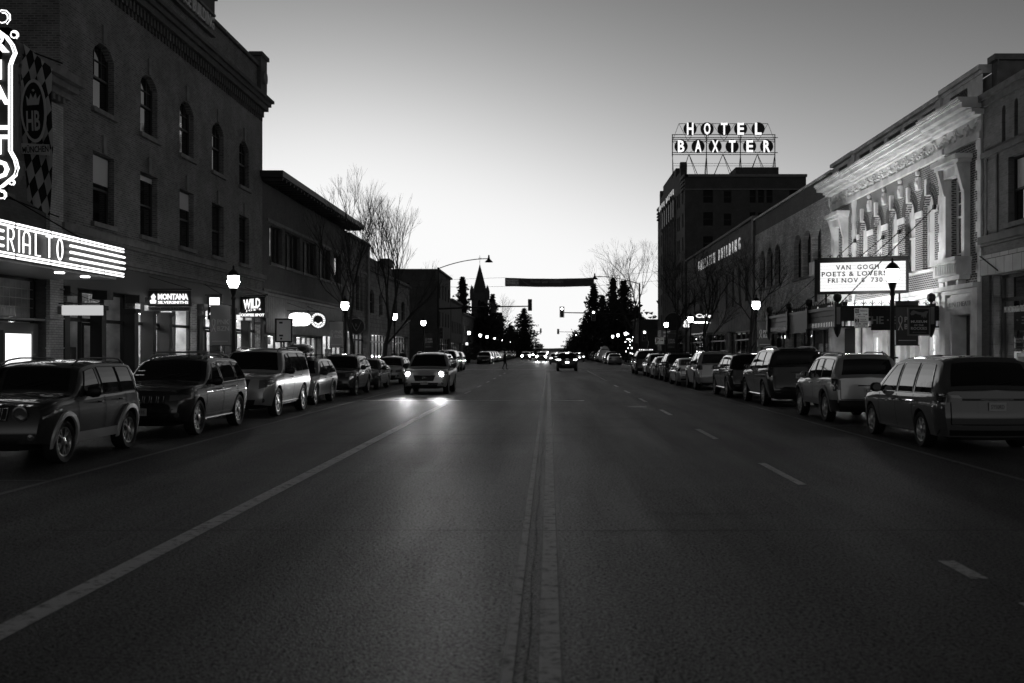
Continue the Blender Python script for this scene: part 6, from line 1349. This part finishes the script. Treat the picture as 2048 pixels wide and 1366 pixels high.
o = thing('litter_bin', 'dark litter bin on the far right corner of the crossing', 'bin', (11.6, 134.2, .12)); m = MB(); m.lathe([(.3, 0), (.36, .9), (.38, .95), (.2, 1.1)], (11.6, 134.2, .12), 12); m.build('drum', 'black_metal', o)

# ---- traffic signals
def head(o, x, y, z, lit=None, back=False, s=1.0):
    m = MB(); m.box(x-.19*s, x+.19*s, y, y+.2, z-.55*s, z+.55*s); h = m.build('signal_head', 'sign_dark', o)
    if back: return
    m = MB(); m.ring(PF(y), x-.27*s, x+.27*s, z-.63*s, z+.63*s, .07, -.02, .01); m.build('backplate', 'flare_grey', h)
    for k, dz in enumerate((.36, 0, -.36)):
        m = MB(); m.lathe([(.13*s, -.02), (.12*s, -.03)], (x, y, z+dz*s), 14, axis='y'); m.build('lens', 'red_lens' if lit == k else 'lens_off', h)
        m = MB(); m.tube([(x+.145*s*math.cos(a), y-.09, z+dz*s+.145*s*math.sin(a)) for a in [math.pi*i/8 for i in range(9)]], .02, 4); m.build('visor', 'sign_dark', h)
def signal_pole(label, x, y, armz, x_end, heads, lamp_end, top, back, group='traffic signal poles'):
    o = thing('traffic_signal', label, 'traffic light', (x, y, 0), group); m = MB(); m.lathe([(.22, 0), (.2, .3), (.14, .35), (.09, top)], (x, y, .12), 10); m.build('pole', 'dark_metal', o)
    m = MB(); m.tube([(x, y, armz), (x+(x_end-x)*.5, y, armz+.18), (x_end, y, armz+.25)], .10, 7, r2=.05); m.build('mast_arm', 'dark_metal', o)
    if lamp_end:
        m = MB(); n = 10; m.tube([(x+(lamp_end[0]-x)*t, y, top+(lamp_end[1]-top)*(1-(1-t)**2)) for t in [i/n for i in range(n+1)]], .045, 6); m.build('lamp_arm', 'dark_metal', o)
        m = MB(); ex, ez = lamp_end; m.lathe([(.06, ez+.35), (.1, ez+.05), (.14, ez-.05), (.4, ez-.32), (.38, ez-.34)], (ex, y, 0), 10); m.build('lamp_head', 'dark_metal', o)
    for hx, hz_, lt_ in heads: head(o, hx, y-.3, hz_, lt_, back)
    return o
signal_pole('tall signal pole with curved lamp arm on the near left corner, signal backs dark', -10.5, 97, 5.8, -1.7, [(-5.3, 5.95, None), (-1.8, 6.15, None)], (-5.7, 10.55), 9.6, True)
signal_pole('tall signal pole with curved lamp arm on the far right corner, lit signals facing us', 10.5, 118.8, 6.0, 1.3, [(5.15, 5.9, 0), (1.5, 6.3, 0)], (5.3, 10.45), 9.55, False)
o = thing('corner_signal', 'lit low signal on a short post at the right corner of the crossing', 'traffic light', (11.0, 113, .12)); m = MB(); m.tube([(11.0, 113, .12), (11.0, 113, 3.6)], .07); m.build('post', 'dark_metal', o); head(o, 10.5, 112.6, 3.5, 0)
o = thing('corner_signal', 'dark low signal on a post at the left corner of the crossing', 'traffic light', (-10.9, 104, .12)); m = MB(); m.tube([(-10.9, 104, .12), (-10.9, 104, 3.8)], .08); m.build('post', 'dark_metal', o); head(o, -10.9, 103.6, 3.6)
o = thing('walk_signal', 'small lit walk signal on the far left corner', 'walk signal', (-10.7, 134, .12)); m = MB(); m.tube([(-10.7, 134, .12), (-10.7, 134, 3.2)], .06); m.build('post', 'dark_metal', o); m = MB(); m.box(-10.95, -10.5, 133.7, 133.9, 2.5, 2.95); m.build('housing', 'sign_dark', o); m = MB(); m.box(-10.88, -10.57, 133.68, 133.695, 2.56, 2.89); m.build('lit_panel', 'sign_white', o)
signal_pole('small distant signal pole on the left with a dark signal over the road', -10.5, 236, 6.0, -1.6, [(-1.9, 6.4, None)], None, 6.4, True, 'distant signal poles')
signal_pole('small distant signal pole on the right with a lit signal over the road', 10.5, 246, 6.1, 2.0, [(6.5, 5.9, 2), (2.2, 6.4, None)], None, 6.6, False, 'distant signal poles')
# banner across the street
o = thing('street_banner', 'long dark cloth banner strung high across the street', 'banner', (0.1, 100, 8.0))
m = MB(); nx = 24
for i in range(nx):
    for j in range(2):
        f = lambda a, b: (-4.3+8.7*a/nx, 100+.08*math.sin(a*.9+b), 8.05+.82*b/2+.10*((a/nx-.5)*2)**2+.0*a)
        m.quad(f(i, j), f(i+1, j), f(i+1, j+1), f(i, j+1))
cl = m.build('cloth', 'banner_cloth', o)
m = MB(); m.fbox(PF(99.88), -4.26, -2.9, 8.10, 8.88, 0, .01); m.build('date_panel', 'flare_grey', cl)
PBan = PF(99.85)
for s, a, b, c_, d_, mt in (('WEDNESDAY', -4.2, -2.98, 8.58, 8.78, 'white_paint'), ('OCTOBER 30', -4.2, -2.98, 8.32, 8.52, 'white_paint'), ('Motion Gear Outfitters', -1.8, 1.4, 8.42, 8.78, 'flare_grey')):
    letters('lettering', s, PBan, a, b, c_, d_, .02, .01, mt, cl, bold=.03)
m = MB(); m.tube([(-2.75, 99.84, 8.84), (-2.4, 99.84, 8.5), (-2.0, 99.84, 8.25), (-1.6, 99.84, 8.12)], .03, 4); m.build('swoosh', 'flare_grey', cl)
m = MB(); m.tube([(-15, 100, 8.6), (-4.3, 100, 8.97)], .012, 4); m.tube([(15, 100, 10.0), (4.4, 100, 8.97)], .012, 4); m.tube([(-15, 100, 8.0), (-4.3, 100, 8.1)], .012, 4); m.tube([(15, 100, 9.0), (4.4, 100, 8.15)], .012, 4); m.build('cable', 'black_metal', o)

# ================================================================ trees
def bare_tree(label, x, y, h, seed, lean=(0, 0), spread=.5, group='bare street trees', r0=.17):
    rnd = random.Random(seed); o = thing('bare_tree', label, 'tree', (x, y, .12), group); tk = MB(); cr = MB()
    def grow(p, d, ln, r, dep, mb):
        pts = [p]; q = p.copy(); dd = d.copy(); n = 3
        for i in range(n):
            dd = (dd+Vector((rnd.uniform(-.13, .13), rnd.uniform(-.13, .13), rnd.uniform(-.02, .10)))).normalized(); q = q+dd*ln/n; pts.append(q.copy())
        mb.tube(pts, r, 6 if dep < 2 else (4 if dep < 4 else 3), r2=r*.62, cap=False)
        if dep >= 7 or r < .0045: return
        k = 2 if dep == 0 else rnd.choice((2, 3, 3)) if dep < 5 else rnd.choice((2, 3))
        for i in range(k):
            a = rnd.uniform(0, 2*math.pi); sp = spread*rnd.uniform(.5, 1.15)
            ax = dd.orthogonal().normalized(); ax.rotate(Matrix.Rotation(a+i*2*math.pi/k, 3, dd)); nd = (dd+ax*sp+Vector((0, 0, .12))).normalized()
            grow(pts[-1], nd, ln*rnd.uniform(.68, .86), r*.62*rnd.uniform(.85, 1.05), dep+1, cr)
        if dep < 5:
            ax = Vector((rnd.uniform(-1, 1), rnd.uniform(-1, 1), .5)).normalized(); grow(pts[2], (dd*.5+ax).normalized(), ln*.6, r*.4, dep+2, cr)
    grow(Vector((x, y, .12)), Vector((lean[0], lean[1], 1)).normalized(), h*.27, r0, 0, tk)
    tk.build('trunk', 'bark', o, smooth=60); cr.build('crown', 'bark', o); return o
bare_tree('tall slender bare tree beside the eaved building on the left', -11.7, 61, 11.6, 3, (.03, 0), .42)
bare_tree('bare forked tree leaning beside the third left lamp', -11.6, 71.4, 11.8, 8, (.13, .02), .42, r0=.2)
bare_tree('wide bare tree in front of the rough brick building on the right', 11.8, 60.8, 9.2, 5, (.02, 0), .62, r0=.16)
bare_tree('wide bare tree before the lettered building on the right', 11.7, 76, 9.5, 11, (-.05, 0), .68, r0=.19)
bare_tree('bare tree with spreading twigs near the crossing on the right', 11.8, 93, 10.5, 14, (-.08, 0), .66, r0=.2)
bare_tree('bare tree beyond the crossing left of the hotel', 12.6, 150, 17, 17, (-.02, 0), .6, r0=.24)
bare_tree('bare tree beside the church among the spruces', -13, 250, 15, 19, (.0, 0), .55, r0=.2)
def spruce(label, x, y, h, wd, seed, group='spruces along the far street', dense=1.0):
    rnd = random.Random(seed); wd *= 1.55; o = thing('spruce_tree', label, 'tree', (x, y, 0), group); t = MB(); t.tube([(x, y, 0), (x, y, h*.97)], .22, 6, r2=.03); t.build('trunk', 'bark', o); m = MB(); n = int(34*h*dense**.5)
    z = h*.06
    while z < h:
        f = 1-z/h; Rr = wd*(f**.68)*rnd.uniform(.62, 1.15)+.12; nb = int(6+9*f)
        a0 = rnd.uniform(0, 6.28)
        for i in range(nb):
            a = a0+2*math.pi*i/nb+rnd.uniform(-.25, .25); Rb = Rr*rnd.uniform(.5, 1.2); steps = max(3, int(Rb/.42))
            for s in range(steps):
                t_ = (s+.6)/steps; r_ = Rb*t_; zz = z-Rb*.30*t_+.16*Rb*t_*t_+rnd.uniform(-.1, .1); c = Vector((x+r_*math.cos(a), y+r_*math.sin(a), zz)); w_ = .34*(1-.5*t_)+.1
                for q in range(3):
                    u = Vector((rnd.uniform(-1, 1), rnd.uniform(-1, 1), rnd.uniform(-.9, .3))).normalized()*w_*rnd.uniform(1.1, 2.2); v = Vector((-u.y, u.x, rnd.uniform(-.6, .6)))*.5
                    m.add([c-v, c+u, c+v], [(0, 1, 2)])
        z += .30+.18*f
    m.build('crown', 'spruce_needles', o); return o
def at(px, Y): return (px-1098)/2048*Y
sp = [(925, 215, 553, 2.9, 'pointed spruce left of the church spire'), (985, 235, 590, 3.2, 'dark spruce just right of the church spire'), (1000, 255, 625, 3.6, 'low spruce right of the church above the far shops'), (1048, 285, 617, 4.6, 'lone spruce standing free over the far left pavement'),
      (1187, 205, 566, 2.9, 'tall spruce under the right end of the street banner'), (1226, 195, 556, 2.4, 'slim spruce left of the broad pair on the right'), (1248, 190, 560, 3.8, 'broad spruce nearest the right lamp pole'), (1170, 290, 640, 4.2, 'small spruce at the left edge of the right hand grove'), (1205, 240, 590, 4.2, 'dark spruce filling the middle of the right grove'), (1272, 185, 612, 4.2, 'low broad spruce behind the right signal pole'),
      (905, 190, 612, 3.6, 'low spruce behind the far left shop roofs'), (965, 205, 605, 4.0, 'dark spruce in front of the church tower'), (1022, 330, 650, 5.0, 'small far spruce left of the free standing one'), (1150, 380, 665, 5.0, 'smallest far spruce at the end of the right side')]
for i, (px, Y, py, wd, lb) in enumerate(sp): spruce(lb, at(px, Y), Y, HZ+(701-py)/2048*Y, wd, 40+i, dense=.8)
# far-off tree mass lining the end of the street
m = MB(); rnd = random.Random(77)
for i in range(15000):
    sd_ = rnd.choice((-1, 1)); y = rnd.uniform(205, 800); x = sd_*((17 if y < 270 else 12.5)+rnd.random()**1.7*70); hmax = 8.5+3.5*math.sin(x*.23+y*.09)+2*math.sin(x*.9+y*.31)+(3 if abs(x) > 25 else 0); z_ = rnd.random()**.8*hmax; c = Vector((x, y, z_)); s = 1.1
    u = Vector((rnd.uniform(-1, 1), rnd.uniform(-1, 1), rnd.uniform(-1, 1)))*s; v = Vector((rnd.uniform(-1, 1), rnd.uniform(-1, 1), rnd.uniform(-1, 1)))*s; m.add([c, c+u, c+v], [(0, 1, 2)])
tag(m.build('distant_trees', 'leaf_dark'), 'mass of dark far-off trees lining the end of the street', 'trees', kind='stuff')

# ================================================================ people
def person(label, loc, rz, pose, coat='coat_dark'):
    """one skinned figure; pose gives the leg spread and arm swing"""
    L_, A_ = pose; J = {'pel': (0, 0, .95), 'chest': (0, 0, 1.30), 'neck': (0, 0, 1.50), 'head': (0, -.02, 1.60), 'top': (0, -.01, 1.73)}
    E = [('pel', 'chest'), ('chest', 'neck'), ('neck', 'head'), ('head', 'top')]; Rd = {'pel': .155, 'chest': .175, 'neck': .06, 'head': .095, 'top': .075}
    for s, nm in ((-1, 'l'), (1, 'r')):
        J['hip'+nm] = (s*.10, 0, .88); J['kn'+nm] = (s*.11, -s*L_*.5-.04, .48); J['an'+nm] = (s*.11, -s*L_+.05, .09); J['toe'+nm] = (s*.12, -s*L_-.15, .04)
        J['sh'+nm] = (s*.19, 0, 1.42); J['el'+nm] = (s*.25, s*A_*.4+.03, 1.14); J['wr'+nm] = (s*.25, s*A_-.08, .90); J['ha'+nm] = (s*.24, s*A_-.11, .81)
        E += [('pel', 'hip'+nm), ('hip'+nm, 'kn'+nm), ('kn'+nm, 'an'+nm), ('an'+nm, 'toe'+nm), ('chest', 'sh'+nm), ('sh'+nm, 'el'+nm), ('el'+nm, 'wr'+nm), ('wr'+nm, 'ha'+nm)]
        Rd.update({'hip'+nm: .10, 'kn'+nm: .068, 'an'+nm: .045, 'toe'+nm: .04, 'sh'+nm: .075, 'el'+nm: .052, 'wr'+nm: .038, 'ha'+nm: .035})
    ks = list(J); me = bpy.data.meshes.new('body'); me.from_pydata([J[k_] for k_ in ks], [(ks.index(a), ks.index(b)) for a, b in E], [])
    ob = bpy.data.objects.new('body', me); col.objects.link(ob); md = ob.modifiers.new('s', 'SKIN'); ob.modifiers.new('ss', 'SUBSURF').render_levels = 1
    for i, k_ in enumerate(ks): me.skin_vertices[0].data[i].radius = (Rd[k_], Rd[k_]*(.75 if k_ in ('chest', 'pel') else 1)); me.skin_vertices[0].data[i].use_root = (k_ == 'pel')
    ob.modifiers['ss'].levels = 1
    bpy.context.view_layer.update(); dg = bpy.context.evaluated_depsgraph_get(); nm_ = bpy.data.meshes.new_from_object(ob.evaluated_get(dg)); ob.modifiers.clear(); ob.data = nm_
    for k_ in ('skin', 'trousers', coat): nm_.materials.append(MATS[k_])
    for p in nm_.polygons: p.use_smooth = True; z_ = p.center.z; p.material_index = 0 if z_ > 1.5 or (abs(p.center.x) > .2 and z_ < .92) else (1 if z_ < .86 else 2)
    r = thing('person', label, 'person', (0, 0, 0), local=True); ob.parent = r
    m = MB(); m.lathe([(.105, 1.60), (.115, 1.66), (.10, 1.74), (.06, 1.80), (0, 1.82)], (0, .012, 0), 12); m.build('hair', 'hair', r, smooth=True)
    m = MB(); m.lathe([(.20, .72), (.21, .95), (.20, 1.2), (.23, 1.36), (.15, 1.47), (.08, 1.52)], (0, 0, 0), 14); m.v = [(v[0], v[1]*.72, v[2]) for v in m.v]; m.build('coat', coat, r, smooth=True)
    r.location = loc; r.rotation_euler.z = rz; return r
person('person in dark clothes walking across the road before the crossing', (-4.3, 99.7, 0), R_(80), (.18, .14))
person('person in a dark coat standing on the left pavement, right of two', (-12.0, 84, .12), R_(10), (.05, .04))
person('person in a dark coat standing on the left pavement, left of two', (-12.35, 81.5, .12), R_(-20), (.05, .05))

# ---- overhead string of small lights in the corner tree on the right
o = thing('lit_tree', 'small tree wrapped in glowing bulbs on the far right corner', 'tree', (10.9, 140, .12), None); rnd = random.Random(21)
m = MB(); m.tube([(10.9, 140, .12), (10.95, 140, 2.2), (10.8, 140, 4.2)], .08, 6, r2=.03); m.build('trunk', 'bark', o)
m = MB()
for i in range(26): a = rnd.uniform(0, 6.28); e = Vector((10.9+rnd.uniform(.4, 1.0)*math.cos(a), 140+rnd.uniform(.4, 1)*math.sin(a), rnd.uniform(2.2, 4.4))); m.tube([(10.9, 140, rnd.uniform(1.8, 3)), e], .012, 3)
m.build('crown', 'bark', o); m = MB()
for i in range(16): a = rnd.uniform(0, 6.28); q = rnd.uniform(.2, .9); m.lathe([(0, -.07), (.07, 0), (0, .07)], (10.9+q*math.cos(a), 140+q*math.sin(a), rnd.uniform(1.2, 4.3)), 6)
m.build('bulb_string', 'bulb', o)
